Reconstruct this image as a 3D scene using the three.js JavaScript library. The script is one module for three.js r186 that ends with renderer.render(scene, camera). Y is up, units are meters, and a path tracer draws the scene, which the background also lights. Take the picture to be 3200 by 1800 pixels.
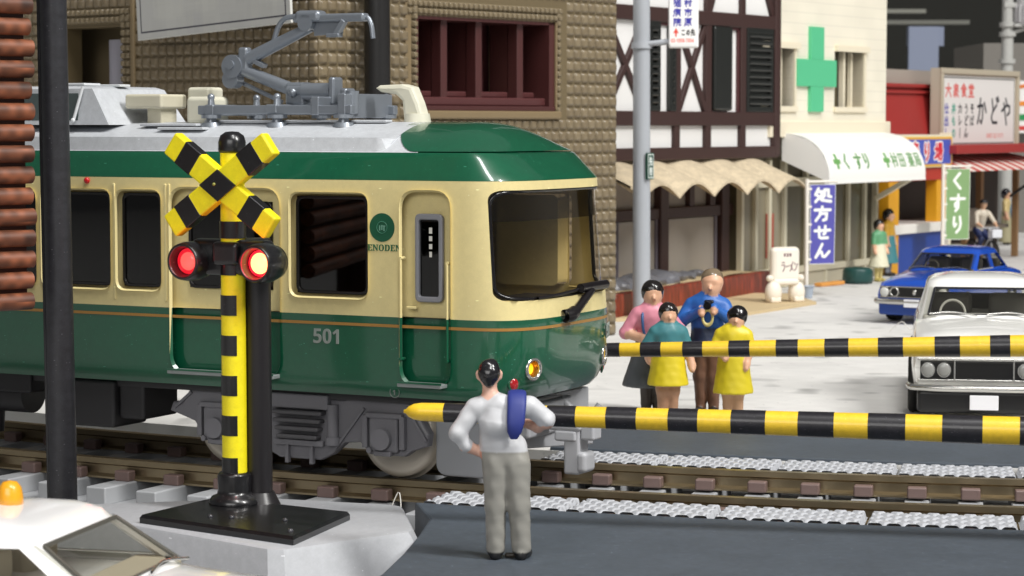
import * as THREE from 'three';
import { RoundedBoxGeometry } from 'three/addons/geometries/RoundedBoxGeometry.js';
import { TextGeometry } from 'three/addons/geometries/TextGeometry.js';
import { FontLoader } from 'three/addons/loaders/FontLoader.js';
import { MarchingCubes } from 'three/addons/objects/MarchingCubes.js';
import { mergeGeometries, toCreasedNormals, mergeVertices } from 'three/addons/utils/BufferGeometryUtils.js';
import { RectAreaLightUniformsLib } from 'three/addons/lights/RectAreaLightUniformsLib.js';
import { Brush, Evaluator, SUBTRACTION } from 'three-bvh-csg';

// A table-top model railway at 1:80. Lengths below are written at full size (a person is 1.7) and every
// top-level object is set down at the model's real size, SC, at the end of the script.
const SC = 1 / 80;
const scene = new THREE.Scene();
const camera = new THREE.PerspectiveCamera(14.06, 16 / 9, 0.02, 5);
camera.position.set(0, 3.7 * SC, 0);
camera.rotation.x = -Math.atan(510 / 7300);
camera.focus = 23.6 * SC;
camera.userData.fStop = 150;
const renderer = new THREE.WebGLRenderer({ antialias: true });
renderer.toneMapping = THREE.LinearToneMapping;
renderer.toneMappingExposure = 1;
renderer.shadowMap.enabled = true;
RectAreaLightUniformsLib.init();
scene.background = new THREE.Color(0.13, 0.13, 0.132);   // the dim exhibition room around the table

// ---------------------------------------------------------------- helpers
const V3 = (x, y, z) => new THREE.Vector3(x, y, z);
const rad = THREE.MathUtils.degToRad;
let seedN = 12345;
const rnd = () => { seedN = (seedN * 1664525 + 1013904223) >>> 0; return seedN / 4294967296; };
const rr = (a, b) => a + (b - a) * rnd();
function M(hex, rough = 0.5, o = {}) { return new THREE.MeshPhysicalMaterial({ color: new THREE.Color(hex), roughness: rough, ...o }); }
const used = new Map();
function numbered(n) { const k = used.get(n) ?? 0; used.set(n, k + 1); return k ? n + '_' + String(k).padStart(3, '0') : n; }
function tag(o, label, category, group, kind) { Object.assign(o.userData, { label, category }); if (group) o.userData.group = group; if (kind) o.userData.kind = kind; return o; }
function thing(name, label, category, [x, y, z] = [0, 0, 0], yaw = 0, group) {
  const g = new THREE.Group(); g.name = numbered(name); g.position.set(x, y, z); g.rotation.y = rad(yaw); scene.add(g);
  return tag(g, label, category, group);
}
function part(parent, name, geo, mat) {
  geo = Array.isArray(geo) ? join(geo) : geo; if (mat.userData.metric) geo = boxUV(geo);
  const m = new THREE.Mesh(geo, mat); m.name = name; m.castShadow = m.receiveShadow = true; parent.add(m); return m;
}
function setting(name, geo, mat, label, category, kind = 'structure') {
  const m = part(scene, numbered(name), geo, mat); tag(m, label, category, null, kind); return m;
}
function clean(g) {
  g = g.index ? g.toNonIndexed() : g;
  for (const k of Object.keys(g.attributes)) if (!['position', 'normal', 'uv', 'color'].includes(k)) g.deleteAttribute(k);
  if (!g.attributes.normal) g.computeVertexNormals();
  if (!g.attributes.uv) g.setAttribute('uv', new THREE.BufferAttribute(new Float32Array(g.attributes.position.count * 2), 2));
  g.clearGroups?.(); return g;
}
function join(list) { return list.length === 1 ? list[0] : mergeGeometries(list.map(clean)); }
const mv = (g, x = 0, y = 0, z = 0) => g.translate(x, y, z);
const box = (w, h, d, x = 0, y = 0, z = 0, r = 0) => (r ? new RoundedBoxGeometry(w, h, d, 2, Math.min(r, w / 2.05, h / 2.05, d / 2.05)) : new THREE.BoxGeometry(w, h, d)).translate(x, y, z);
const span = (x0, x1, y0, y1, z0, z1, r = 0) => box(x1 - x0, y1 - y0, z1 - z0, (x0 + x1) / 2, (y0 + y1) / 2, (z0 + z1) / 2, r);
const cyl = (r0, r1, h, x = 0, y = 0, z = 0, n = 24) => new THREE.CylinderGeometry(r1, r0, h, n).translate(x, y, z);   // r0 below, r1 above
const cylZ = (r, d, x, y, z, n = 24, r2 = r) => new THREE.CylinderGeometry(r2, r, d, n).rotateX(Math.PI / 2).translate(x, y, z);
const cylX = (r, d, x, y, z, n = 20) => new THREE.CylinderGeometry(r, r, d, n).rotateZ(Math.PI / 2).translate(x, y, z);
const ball = (r, x = 0, y = 0, z = 0, sx = 1, sy = 1, sz = 1, n = 16) => new THREE.SphereGeometry(r, n * 1.5, n).scale(sx, sy, sz).translate(x, y, z);
function rod(a, b, r, r2 = r, n = 12) {
  const A = V3(...a), B = V3(...b), d = B.clone().sub(A);
  return new THREE.CylinderGeometry(r2, r, d.length(), n).applyQuaternion(new THREE.Quaternion().setFromUnitVectors(V3(0, 1, 0), d.clone().normalize())).translate((A.x + B.x) / 2, (A.y + B.y) / 2, (A.z + B.z) / 2);
}
function bar(a, b, w, t, up = [0, 0, 1]) {   // rectangular bar from a to b; t along `up`
  const A = V3(...a), B = V3(...b), d = B.clone().sub(A), L = d.length(), y = d.clone().normalize(), z = V3(...up), x = new THREE.Vector3().crossVectors(y, z).normalize(); z.crossVectors(x, y);
  return new RoundedBoxGeometry(w, L, t, 1, Math.min(w, t) * 0.15).applyMatrix4(new THREE.Matrix4().makeBasis(x, y, z)).translate((A.x + B.x) / 2, (A.y + B.y) / 2, (A.z + B.z) / 2);
}
const tube = (pts, r, n = 40, k = 8, closed = false) => new THREE.TubeGeometry(new THREE.CatmullRomCurve3(pts.map((p) => V3(...p)), closed, 'catmullrom', 0.4), n, r, k, closed);
function shape(pts) { const s = new THREE.Shape(); pts.forEach(([x, y], i) => (i ? s.lineTo(x, y) : s.moveTo(x, y))); s.closePath(); return s; }
function rrect(x0, x1, y0, y1, r) {
  const s = new THREE.Shape(); s.moveTo(x0 + r, y0); s.lineTo(x1 - r, y0); s.quadraticCurveTo(x1, y0, x1, y0 + r); s.lineTo(x1, y1 - r); s.quadraticCurveTo(x1, y1, x1 - r, y1);
  s.lineTo(x0 + r, y1); s.quadraticCurveTo(x0, y1, x0, y1 - r); s.lineTo(x0, y0 + r); s.quadraticCurveTo(x0, y0, x0 + r, y0); return s;
}
function ext(s, depth, bevel = 0, z = 0, seg = 8) {
  const g = new THREE.ExtrudeGeometry(s, { depth: depth - 2 * bevel, bevelEnabled: bevel > 0, bevelSize: bevel, bevelOffset: -bevel, bevelThickness: bevel, bevelSegments: 2, curveSegments: seg });
  return g.translate(0, 0, z + bevel);
}
function ringShape(outer, inner) { outer.holes.push(new THREE.Path(inner.getPoints(8))); return outer; }
// closed loft through equal-length rings of points
function loft(rings, { closedRing = true, caps = true, crease = 0.6 } = {}) {
  const pos = [], n = rings[0].length, q = (a, b, c, d) => pos.push(...a, ...b, ...c, ...a, ...c, ...d);
  for (let i = 0; i + 1 < rings.length; i++) for (let j = 0; j < (closedRing ? n : n - 1); j++) { const k = (j + 1) % n; q(rings[i][j], rings[i][k], rings[i + 1][k], rings[i + 1][j]); }
  if (caps) for (const [r, flip] of [[rings[0], true], [rings[rings.length - 1], false]]) {
    const c = [0, 1, 2].map((i) => r.reduce((s, p) => s + p[i], 0) / n);
    for (let j = 0; j < n; j++) { const a = r[j], b = r[(j + 1) % n]; flip ? pos.push(...b, ...a, ...c) : pos.push(...a, ...b, ...c); }
  }
  let g = new THREE.BufferGeometry(); g.setAttribute('position', new THREE.Float32BufferAttribute(pos, 3));
  g = toCreasedNormals(g, crease);
  return clean(g);
}
function surf(f, nu, nv, flip = false) {   // open surface from f(u,v) with smooth normals
  const pos = [], uv = [], idx = [];
  for (let i = 0; i <= nu; i++) for (let j = 0; j <= nv; j++) { pos.push(...f(i / nu, j / nv)); uv.push(i / nu, j / nv); }
  for (let i = 0; i < nu; i++) for (let j = 0; j < nv; j++) { const a = i * (nv + 1) + j, b = a + nv + 1; flip ? idx.push(a, a + 1, b, b, a + 1, b + 1) : idx.push(a, b, a + 1, b, b + 1, a + 1); }
  const g = new THREE.BufferGeometry(); g.setAttribute('position', new THREE.Float32BufferAttribute(pos, 3)); g.setAttribute('uv', new THREE.Float32BufferAttribute(uv, 2)); g.setIndex(idx); g.computeVertexNormals(); return clean(g);
}
const evaluator = new Evaluator(); evaluator.attributes = ['position', 'normal']; evaluator.useGroups = false;
function cut(base, cutters) {
  const strip = (g) => { const c = clean(g.clone()); c.deleteAttribute('uv'); c.deleteAttribute('color'); return c; };
  let a = new Brush(strip(base)); a.updateMatrixWorld();
  for (const c of cutters) { const b = new Brush(strip(c)); b.updateMatrixWorld(); a = evaluator.evaluate(a, b, SUBTRACTION); }
  return clean(a.geometry);
}
// world-size uv from the dominant axis of each triangle
function boxUV(g, s = 1) {
  g = clean(g); const p = g.attributes.position, uv = new Float32Array(p.count * 2), a = V3(), b = V3(), c = V3();
  for (let i = 0; i < p.count; i += 3) {
    a.fromBufferAttribute(p, i); b.fromBufferAttribute(p, i + 1); c.fromBufferAttribute(p, i + 2);
    const n = b.clone().sub(a).cross(c.clone().sub(a)), x = Math.abs(n.x), y = Math.abs(n.y), z = Math.abs(n.z);
    [a, b, c].forEach((v, k) => { const [s1, t1] = y >= x && y >= z ? [v.x, v.z] : x >= z ? [v.z, v.y] : [v.x, v.y]; uv[(i + k) * 2] = s1 * s; uv[(i + k) * 2 + 1] = t1 * s; });
  }
  g.setAttribute('uv', new THREE.BufferAttribute(uv, 2)); return g;
}
// tileable value noise
function noiseGrid(n, seed) { const old = seedN; seedN = seed; const a = Float32Array.from({ length: n * n }, rnd); seedN = old; return (x, y) => { const xi = Math.floor(x), yi = Math.floor(y), fx = x - xi, fy = y - yi, s = fx * fx * (3 - 2 * fx), t = fy * fy * (3 - 2 * fy), g = (i, j) => a[(((j % n) + n) % n) * n + (((i % n) + n) % n)]; return (g(xi, yi) * (1 - s) + g(xi + 1, yi) * s) * (1 - t) + (g(xi, yi + 1) * (1 - s) + g(xi + 1, yi + 1) * s) * t; }; }
function dataTex(n, f, srgb = true, rep = [1, 1]) {
  const d = new Uint8Array(n * n * 4);
  for (let j = 0; j < n; j++) for (let i = 0; i < n; i++) { const c = f(i / n, j / n); for (let k = 0; k < 3; k++) d[(j * n + i) * 4 + k] = Math.max(0, Math.min(255, (Array.isArray(c) ? c[k] : c) * 255)); d[(j * n + i) * 4 + 3] = 255; }
  const t = new THREE.DataTexture(d, n, n); t.wrapS = t.wrapT = THREE.RepeatWrapping; t.magFilter = THREE.LinearFilter; t.repeat.set(...rep); if (srgb) t.colorSpace = THREE.SRGBColorSpace; t.needsUpdate = true; return t;
}
// paint with a faint mottle, dust specks and scuffs; uv is in metres
function dusty(hex, rough, o = {}, specks = 0.0016, mottle = 0.05, size = 1.1) {
  const a = noiseGrid(24, 77), b = noiseGrid(96, 78), c = new THREE.Color(hex).getRGB({}, THREE.SRGBColorSpace), N = 512, d = new Float32Array(N * N), old = seedN; seedN = 4242;
  for (let i = 0; i < specks * N * N / 6; i++) { const x = rr(0, N) | 0, y = rr(0, N) | 0, r = rr(0.8, 2.2), v = rr(0.06, 0.3), lx = rr(1, rnd() < 0.15 ? 5 : 1.2); for (let j = -9; j <= 9; j++) for (let k = -9; k <= 9; k++) if ((j / r) ** 2 + (k / (r * lx)) ** 2 < 1) d[((y + j + N) % N) * N + (x + k + N) % N] = v; }
  seedN = old;
  const t = dataTex(N, (u, v) => { const m = 1 + mottle * (a(u * 24, v * 24) - 0.5) + mottle * 0.8 * (b(u * 96, v * 96) - 0.5), s = d[Math.round(v * N) % N * N + Math.round(u * N) % N]; return [c.r * m + s, c.g * m + s, c.b * m + s]; }, true, [1 / size, 1 / size]);
  const mt = new THREE.MeshPhysicalMaterial({ map: t, roughness: rough, ...o }); mt.userData.metric = true; return mt;
}
// ---------------------------------------------------------------- lettering (brush strokes on a 0..100 square, y down)
const GL = {
  'く': 'M62 8L30 48L66 92', 'す': 'M8 28L92 28M56 6L56 60L50 74L38 72L35 58L45 48L56 54M56 60L54 80L38 96', 'り': 'M30 10L27 46L33 60L42 48M66 8L71 46L64 74L44 94',
  '処': 'M28 6L10 46M22 26L50 26L42 54L10 92M20 48L48 82L96 90M62 14L62 52L52 66M62 14L82 14L82 56L96 60', '方': 'M50 4L50 20M6 24L94 24M40 24L36 60L12 94M38 48L76 48L72 86L56 92',
  'せ': 'M6 40L94 36M68 10L68 56L58 62M32 16L32 80L44 88L82 86', 'ん': 'M50 6L12 92L34 56L46 58L52 86L66 88L92 56',
  '村': 'M8 30L45 30M27 6L27 95M27 34L8 66M28 40L44 58M50 32L95 32M78 6L78 88L64 84M58 48L66 62', '田': 'M12 14L88 14L88 90L12 90L12 14M50 14L50 90M12 52L88 52',
  '薬': 'M6 16L94 16M32 6L32 24M68 6L68 24M38 30L62 30L62 58L38 58L38 30M38 44L62 44M14 34L26 44M12 58L28 50M86 32L72 44M72 50L88 58M6 68L94 68M50 60L50 96M46 70L12 94M54 70L88 94',
  '局': 'M20 12L84 12L84 34L20 34M20 12L20 50L8 92M22 48L90 48L86 88L70 90M36 60L66 60L66 82L36 82L36 60',
  '場': 'M6 36L40 36M24 10L24 78M4 82L42 72M50 10L88 10L88 36L50 36L50 10M50 23L88 23M44 46L96 46M58 46L40 72M54 58L90 58L84 92L72 90M70 58L50 90',
  '売': 'M50 4L50 30M16 14L84 14M24 30L76 30M10 54L10 42L90 42L90 54M38 52L34 76L14 94M62 52L62 88L92 86L92 74',
  'か': 'M10 34L58 30L56 70L46 90L34 82M36 8L26 60L10 90M72 22L90 52', 'ど': 'M30 10L40 44M74 28L36 52L24 72L36 88L78 88M70 6L80 18M84 2L94 14', 'や': 'M8 48L56 28L84 32L86 52L64 62M46 6L56 22M28 22L54 94',
  '大': 'M8 36L92 36M50 6L48 40L10 94M50 42L92 94', '衆': 'M50 4L42 14M20 16L80 16L80 36L20 36L20 16M40 16L40 36M60 16L60 36M50 40L50 94M46 46L14 58M30 56L12 80M54 46L86 58M50 60L88 94M50 60L20 94',
  '食': 'M50 4L8 40M50 4L92 40M50 20L50 32M30 36L72 36L72 64L30 64M30 50L72 50M30 36L30 92L52 84M74 70L56 78M50 66L92 94', '堂': 'M50 4L50 18M26 8L34 18M74 8L66 18M10 34L10 24L90 24L90 34M30 34L70 34L70 54L30 54L30 34M24 70L76 70M50 54L50 92M8 92L92 92',
  'そ': 'M26 12L74 12L20 44L84 42L48 58L46 80L70 90', 'ば': 'M16 10L12 50L18 92M40 34L84 32M64 10L64 80L46 86L44 72L84 86M84 4L90 14', 'う': 'M34 10L60 18M22 38L60 32L74 48L64 74L40 94', 'カ': 'M12 32L82 32L76 86L62 80M46 8L40 56L14 92', 'レ': 'M30 10L30 88L84 52', '｜': 'M50 10L50 90',
  '丼': 'M14 30L86 30M8 62L92 62M36 8L32 70L14 94M66 8L66 94M48 42L54 52', 'も': 'M46 8L38 70L50 90L76 84L78 62M20 34L68 34M18 56L68 56', 'の': 'M54 24L44 70L26 80L16 58L36 26L66 22L86 46L80 72L58 88',
  '仕': 'M30 8L10 46M22 36L22 94M40 40L94 40M66 8L66 88M44 88L90 88', '出': 'M50 6L50 90M20 20L20 46L80 46L80 20M12 60L12 90L88 90L88 60', 'し': 'M34 8L34 76L50 90L84 66',
  '病': 'M50 2L50 12M20 14L92 14M22 14L18 70L6 94M8 34L16 46M36 30L90 30M38 48L38 94M38 48L86 48L86 94M62 30L58 62L46 78M62 56L76 74', '院': 'M12 10L12 94M12 10L32 10L24 34L34 50L24 62M66 2L66 12M42 26L42 16L94 16L94 26M52 34L84 34M42 52L96 52M60 52L42 92M74 52L76 86L96 84',
  '市': 'M50 4L50 16M8 20L92 20M50 20L50 96M20 40L80 40L80 80L70 78M20 40L20 80', '原': 'M14 8L94 8M18 8L16 60L6 94M54 10L48 22M34 24L80 24L80 56L34 56L34 24M34 40L80 40M56 56L56 90L48 88M36 66L26 86M74 66L88 86',
  '猫': 'M34 6L10 30M14 14L34 40L34 80L20 92M32 36L8 62M46 20L94 20M58 8L58 32M80 8L80 32M48 42L92 42L92 92L48 92L48 42M70 42L70 92M48 66L92 66',
  'こ': 'M24 24L74 22M20 70L36 84L80 82', '先': 'M28 10L16 36M22 26L82 26M50 4L50 52M8 52L92 52M36 52L30 78L10 94M62 52L62 86L92 86L92 76',
  'ラ': 'M22 16L78 16M14 38L84 38L74 70L40 94', '−': 'M14 52L86 46', 'メ': 'M74 10L50 60L16 92M24 36L78 84', 'ン': 'M16 20L36 36M14 88L56 70L86 26',
};
function glyph(ctx, ch, x, y, w, h, lw) {
  ctx.save(); ctx.translate(x, y); ctx.lineWidth = lw; ctx.lineCap = ctx.lineJoin = 'round';
  ctx.beginPath();
  for (const [, k, a, b] of (GL[ch] ?? '').matchAll(/([ML])(-?[\d.]+) (-?[\d.]+)/g)) { const px = a / 100 * w, py = b / 100 * h; k === 'M' ? ctx.moveTo(px, py) : ctx.lineTo(px, py); }
  ctx.stroke(); ctx.restore();
}
function canvasTex(w, h, draw) {
  const c = document.createElement('canvas'); c.width = w; c.height = h; const x = c.getContext('2d'); draw(x, w, h);
  const t = new THREE.CanvasTexture(c); t.colorSpace = THREE.SRGBColorSpace; return t;
}
const printed = (t, rough = 0.6, o = {}) => new THREE.MeshPhysicalMaterial({ map: t, roughness: rough, ...o });
const fontSans = await new FontLoader().loadAsync('fonts/droid/droid_sans_bold.typeface.json');
const fontSerif = await new FontLoader().loadAsync('fonts/droid/droid_serif_bold.typeface.json');
function text(str, font, size, depth = 0.006) { const g = new TextGeometry(str, { font, size, depth, curveSegments: 5 }); g.computeBoundingBox(); const b = g.boundingBox; return g.translate(-(b.min.x + b.max.x) / 2, -(b.min.y + b.max.y) / 2, 0); }

// ---------------------------------------------------------------- lamps of the room, with one added fill lamp
const lamps = [];
function roomLamp(label, pos, target, w, h, L, color) {
  const g = thing('ceiling_or_fill_lamp', label, 'ceiling lamp', pos, 0);
  g.lookAt(...target);                        // +z of the group looks at the target
  part(g, 'housing', box(w + 2, h + 2, 2, 0, 0, -1.5, 0.4), M('#d8d8d4', 0.5));
  part(g, 'diffuser', box(w, h, 0.4, 0, 0, 0), new THREE.MeshStandardMaterial({ color: '#ffffff', emissive: new THREE.Color(...color), emissiveIntensity: 1 }));
  const l = new THREE.RectAreaLight(new THREE.Color(...color), L, w, h); l.name = 'lamp_light'; l.position.set(...pos); l.lookAt(...target);
  l.position.addScaledVector(V3(...target).sub(V3(...pos)).normalize(), 0.6); lamps.push(l);
}
roomLamp('long white fluorescent ceiling lamp shining over the model street', [70, 84, 22], [0, 1, -30], 12, 46, 72, [1, 0.985, 0.955]);
roomLamp('slim fluorescent tube lamp hung over the train cab', [17, 103, 20], [0, 3, -24], 16, 56, 24, [1, 0.99, 0.97]);
roomLamp('added dim fill lamp set low behind the camera', [-20, 34, 52], [0, 1, -26], 56, 30, 2.9, [1, 0.985, 0.96]);  // added fill light, low and unseen behind the camera, lifts the shaded sides

// ---------------------------------------------------------------- ground, track bed, road plates
const nA = noiseGrid(16, 7), nB = noiseGrid(64, 9), nC = noiseGrid(128, 31);
const paperTex = dataTex(512, (u, v) => { const s = 0.6 * nA(u * 8, v * 8) + 0.4 * nB(u * 40, v * 40), f = nC(u * 128, v * 128), m = nB(u * 22 + 5, v * 22) ; const k = 0.85 + 0.09 * (s - 0.5) - (f > 0.93 ? 0.06 : 0) - (m > 0.72 ? 0.6 * (m - 0.72) : 0); return [k, k * 0.992, k * 0.975]; }, true, [0.11, 0.11]);
const M_street = new THREE.MeshPhysicalMaterial({ map: paperTex, roughness: 0.85 });
const plateTex = dataTex(512, (u, v) => { const s = 0.6 * nA(u * 10, v * 10) + 0.4 * nB(u * 50, v * 50), f = nC(u * 128 + 3, v * 128); const k = 1 + 0.14 * (s - 0.5) + 0.1 * (f - 0.5); const d = f > 0.985 ? 0.12 : 0; return [0.285 * k + d, 0.315 * k + d, 0.35 * k + d]; }, true, [0.2, 0.2]);
const M_plate = new THREE.MeshPhysicalMaterial({ map: plateTex, roughness: 0.55 });
const M_tan = M('#cdb78f', 0.8), M_pale = M('#b4b6b9', 0.45), M_black = M('#101012', 0.3), M_softblack = M('#17171a', 0.5);
const railZ = (X) => -23.6 + 0.365 * X - 0.02 * X * X;
function along(X, off, Y = 0) { const s = 0.365 - 0.04 * X, l = Math.hypot(1, s); return [X + (s / l) * off, Y, railZ(X) - off / l]; }
const flat = (pts, y0, y1, bevel = 0) => { const g = new THREE.ExtrudeGeometry(shape(pts.map(([x, , z]) => [x, -z])), { depth: y1 - y0 - bevel, bevelEnabled: bevel > 0, bevelSize: bevel, bevelOffset: -bevel, bevelThickness: bevel, bevelSegments: 2, curveSegments: 6 }); return g.rotateX(-Math.PI / 2).translate(0, y0, 0); };
const runX = (a, b, n, off) => Array.from({ length: n + 1 }, (_, i) => along(a + (b - a) * i / n, off));
setting('ground', boxUV(mv(box(190, 0.1, 190, 10, -0.55, -70))), M('#a9a9a8', 0.8), 'flat grey base board under the whole model street', 'ground');
setting('street', boxUV(flat([...runX(-14, 12, 26, 2.84), [60, 0, -22], [60, 0, -150], [-60, 0, -150], [-60, 0, -40]], -0.44, -0.01)), M_street, 'pale grey paper street surface behind the railway track', 'street');
setting('pavement', boxUV(flat([[1.2, 0, -43.6], [4.3, 0, -44.9], [6.3, 0, -48.2], [6.0, 0, -50.6], [4.8, 0, -50.8], [1.2, 0, -46]], -0.008, 0.05)), M_tan, 'tan pavement strip beside the red planter kerb', 'pavement');
const platePts = [...runX(-0.55, 10, 20, -1.12), [12, 0, -10], [-3.6, 0, -10], [-2.6, 0, -14.5], [-1.9, 0, -16.8], [-1.35, 0, -18.2], [-1.08, 0, -19.1], [-0.95, 0, -20], [-0.85, 0, -20.9], [-0.78, 0, -21.8]];
setting('road', boxUV(flat(platePts, -0.44, 0.0, 0.03)), M_plate, 'dark slate road plate in front of the track', 'road');
setting('road', boxUV(flat([...runX(-0.6, 10, 20, 2.86), ...runX(-0.6, 10, 20, 4.8).reverse()], -0.005, 0.03, 0.01)), M_plate, 'narrow dark road plate between the rear rail and the pale street', 'road');

// scale-patterned crossing pads
const M_pad = M('#b2b4b9', 0.38);
function padPanel(X0, X1, off0, off1, rows) {
  const n = 96, m = rows * 12, h = (u, v) => {   // woven lattice of flat lens shapes with narrow grooves
    const a = u * 8, c = v * rows, p = a + c, q = a - c, fp = p - Math.floor(p), fq = q - Math.floor(q), e = Math.min(fp, 1 - fp, fq, 1 - fq), t = Math.min(1, e / 0.24);
    return 0.034 * t * t * (3 - 2 * t) - 0.03;
  };
  return surf((u, v) => { const X = X0 + (X1 - X0) * u, e = Math.min(u, 1 - u) < 0.012; return along(X, off1 + (off0 - off1) * v, 0.01 + (e ? -0.06 : h(u, v))); }, n, m, true);
}
{
  const t = thing('crossing_pad', 'grey scale-patterned crossing pad strip between the front rail and the front road plate', 'crossing pad');
  for (let i = 0; i < 8; i++) part(t, 'panel', padPanel(-0.5 + i * 1.34, -0.5 + (i + 1) * 1.34 - 0.02, -1.1, -0.42, 3), M_pad);
  const t2 = thing('crossing_pad', 'grey scale-patterned crossing pad strip behind the rear rail', 'crossing pad');
  for (let i = 0; i < 8; i++) part(t2, 'panel', padPanel(-0.45 + i * 1.36, -0.45 + (i + 1) * 1.36 - 0.02, 2.08, 2.82, 3), M_pad);
}
// the track
const M_rail = M('#9c8d72', 0.32, { metalness: 0.85 }), M_chair = M('#75615c', 0.4), M_sleeper = M('#a3a5a8', 0.4), M_sleeperDark = M('#2e2624', 0.6);
{
  const t = thing('railway_track', 'curved model railway track with brown metal rails running under the green train', 'track');
  const prof = [[-0.055, 0.03], [0.055, 0.03], [0.055, -0.03], [0.022, -0.05], [0.022, -0.14], [0.1, -0.165], [0.1, -0.185], [-0.1, -0.185], [-0.1, -0.165], [-0.022, -0.14], [-0.022, -0.05], [-0.055, -0.03]];
  for (const off of [0, 1.8]) part(t, 'rail', loft(Array.from({ length: 41 }, (_, i) => prof.map(([a, y]) => along(-11 + i * 0.55, off + a, y)))), M_rail);
  const sl = box(0.26, 0.2, 3.1, 0, -0.285, 0, 0.02), ch = box(0.2, 0.12, 0.13, 0, -0.13, 0, 0.02);
  for (let X = -8.2; X < 9; X += 0.575) {
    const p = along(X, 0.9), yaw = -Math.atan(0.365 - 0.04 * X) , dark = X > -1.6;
    const s = part(t, 'sleeper', sl, M_sleeper); s.position.set(p[0], dark ? -0.02 : 0, p[2]); s.rotation.y = yaw;
    for (const z of [0.9 + 0.13, 0.9 - 0.13, -0.9 + 0.13, -0.9 - 0.13]) { const c = part(s, 'rail_chair', ch, M_chair); c.position.set(0, dark ? 0.03 : 0, z); }
  }
  part(t, 'track_base', boxUV(flat([...runX(-14, -1.5, 14, -0.75), ...runX(-14, -1.5, 14, 2.7).reverse()], -0.5, -0.375, 0.02)), M_sleeper);
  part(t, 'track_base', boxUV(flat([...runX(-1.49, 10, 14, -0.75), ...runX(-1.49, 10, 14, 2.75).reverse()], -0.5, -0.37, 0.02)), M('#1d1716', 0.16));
}
// pale plinth that carries the crossing signal
{
  const top = [[-4.3, -22.3], [-3.9, -21.6], [-2.12, -20.02], [-1.98, -20.0], [-0.95, -20.86], [-0.92, -21.0], [-1.08, -22.25], [-1.2, -22.33], [-2.4, -22.72]];
  const c = [-2.3, -21.3], ring = (k, y) => top.map(([x, z]) => [c[0] + (x - c[0]) * k, y, c[1] + (z - c[1]) * k]).reverse();
  const g = thing('signal_plinth', 'pale grey plastic plinth block carrying the black signal base', 'plinth');
  part(g, 'block', loft([ring(1.2, -0.5), ring(1.03, 0.0), ring(1.01, 0.035), ring(0.98, 0.05)], { crease: 0.5 }), dusty('#a9abaf', 0.42, {}, 0.0008, 0.04));
}
// ---------------------------------------------------------------- poles
{
  const g = thing('black_pole', 'tall matt black catenary pole beside the log wall', 'pole', [-4.5, 0, -23.2]);
  g.rotation.z = rad(0.45);
  part(g, 'shaft', cyl(0.145, 0.135, 9, 0, 4.1, 0, 32), dusty('#2a2a2e', 0.42, {}, 0.002, 0.2)); part(g, 'seam_rib', box(0.03, 9, 0.03, -0.13, 4.1, 0.06, 0.01), M_softblack); part(g, 'foot', cyl(0.17, 0.15, 0.3, 0, -0.3, 0, 32), M_softblack);
}
{
  const p = thing('black_pole', 'tall black pole standing behind the train roof before the brown tiled wall', 'pole', [-2.06, 0, -35.9]);
  part(p, 'shaft', cyl(0.2, 0.19, 12, 0, 6, 0, 28), M('#1c1b1b', 0.38)); part(p, 'foot', cyl(0.3, 0.2, 0.3, 0, 0.15, 0, 28), M_softblack);
}
{
  const g = thing('grey_pole', 'pale grey utility pole with a white vertical hospital sign', 'pole', [2.47, 0, -44.4]); g.rotation.z = rad(0.2);
  const mp = M('#a9adb3', 0.45);
  part(g, 'shaft', cyl(0.17, 0.145, 14, 0, 6.95, 0, 32), mp);
  part(g, 'arm', [rod([0.05, 5.22, 0.1], [0.6, 5.27, 0.14], 0.05, 0.06), cyl(0.2, 0.19, 0.12, 0, 5.2, 0, 28)], mp);
  const tx = canvasTex(256, 768, (c, w, h) => {
    c.fillStyle = '#f2f0ee'; c.fillRect(0, 0, w, h); c.strokeStyle = '#33329c';
    const sq = (ch, x, y) => { c.strokeStyle = '#33329c'; glyph(c, ch, x, y, 78, 56, 10); };
    ['田', '院', '田', '病', '院', '田', '院', '猫', '病', '院'].forEach((ch, i) => sq(ch, 34, -8 + i * 66)); ['原', '市', '市', '原', '村', '市', '原', '村', '市', '原'].forEach((ch, i) => sq(ch, 140, -8 + i * 66));
    c.fillStyle = '#e0432f'; c.beginPath(); c.moveTo(62, 652); c.lineTo(34, 690); c.lineTo(53, 686); c.lineTo(56, 714); c.lineTo(68, 714); c.lineTo(71, 686); c.lineTo(90, 690); c.fill();
    c.strokeStyle = '#222'; ['こ', 'の', '先'].forEach((ch, i) => glyph(c, ch, 112 + i * 46, 660, 42, 48, 8));
    c.fillStyle = '#e2553f'; c.font = 'bold 36px sans-serif'; c.fillText('03-1098-7804', 14, 752);
  });
  const s = part(g, 'sign_board', box(0.56, 2.2, 0.2, 0.78, 6.24, 0.16, 0.04), M('#f1efed', 0.5)); s.rotation.y = 0;
  part(s, 'sign_print', new THREE.PlaneGeometry(0.5, 2.1).translate(0.76, 6.25, 0.263), printed(tx));
  const tg = canvasTex(64, 128, (c, w, h) => { c.fillStyle = '#1d4a3c'; c.fillRect(0, 0, w, h); c.strokeStyle = '#e8ece8'; c.lineWidth = 5; c.strokeRect(3, 3, w - 6, h - 6); glyph(c, '先', 12, 14, 40, 50, 7); glyph(c, '市', 12, 68, 40, 50, 7); });
  const b = part(g, 'number_plate', box(0.26, 0.5, 0.04, 0, 0, 0), M('#1f4b3d', 0.5)); b.position.set(0.15, 2.92, 0.1); b.rotation.y = rad(60);
  part(b, 'plate_print', new THREE.PlaneGeometry(0.24, 0.46).translate(0, 0, 0.024), printed(tg));
}
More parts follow.
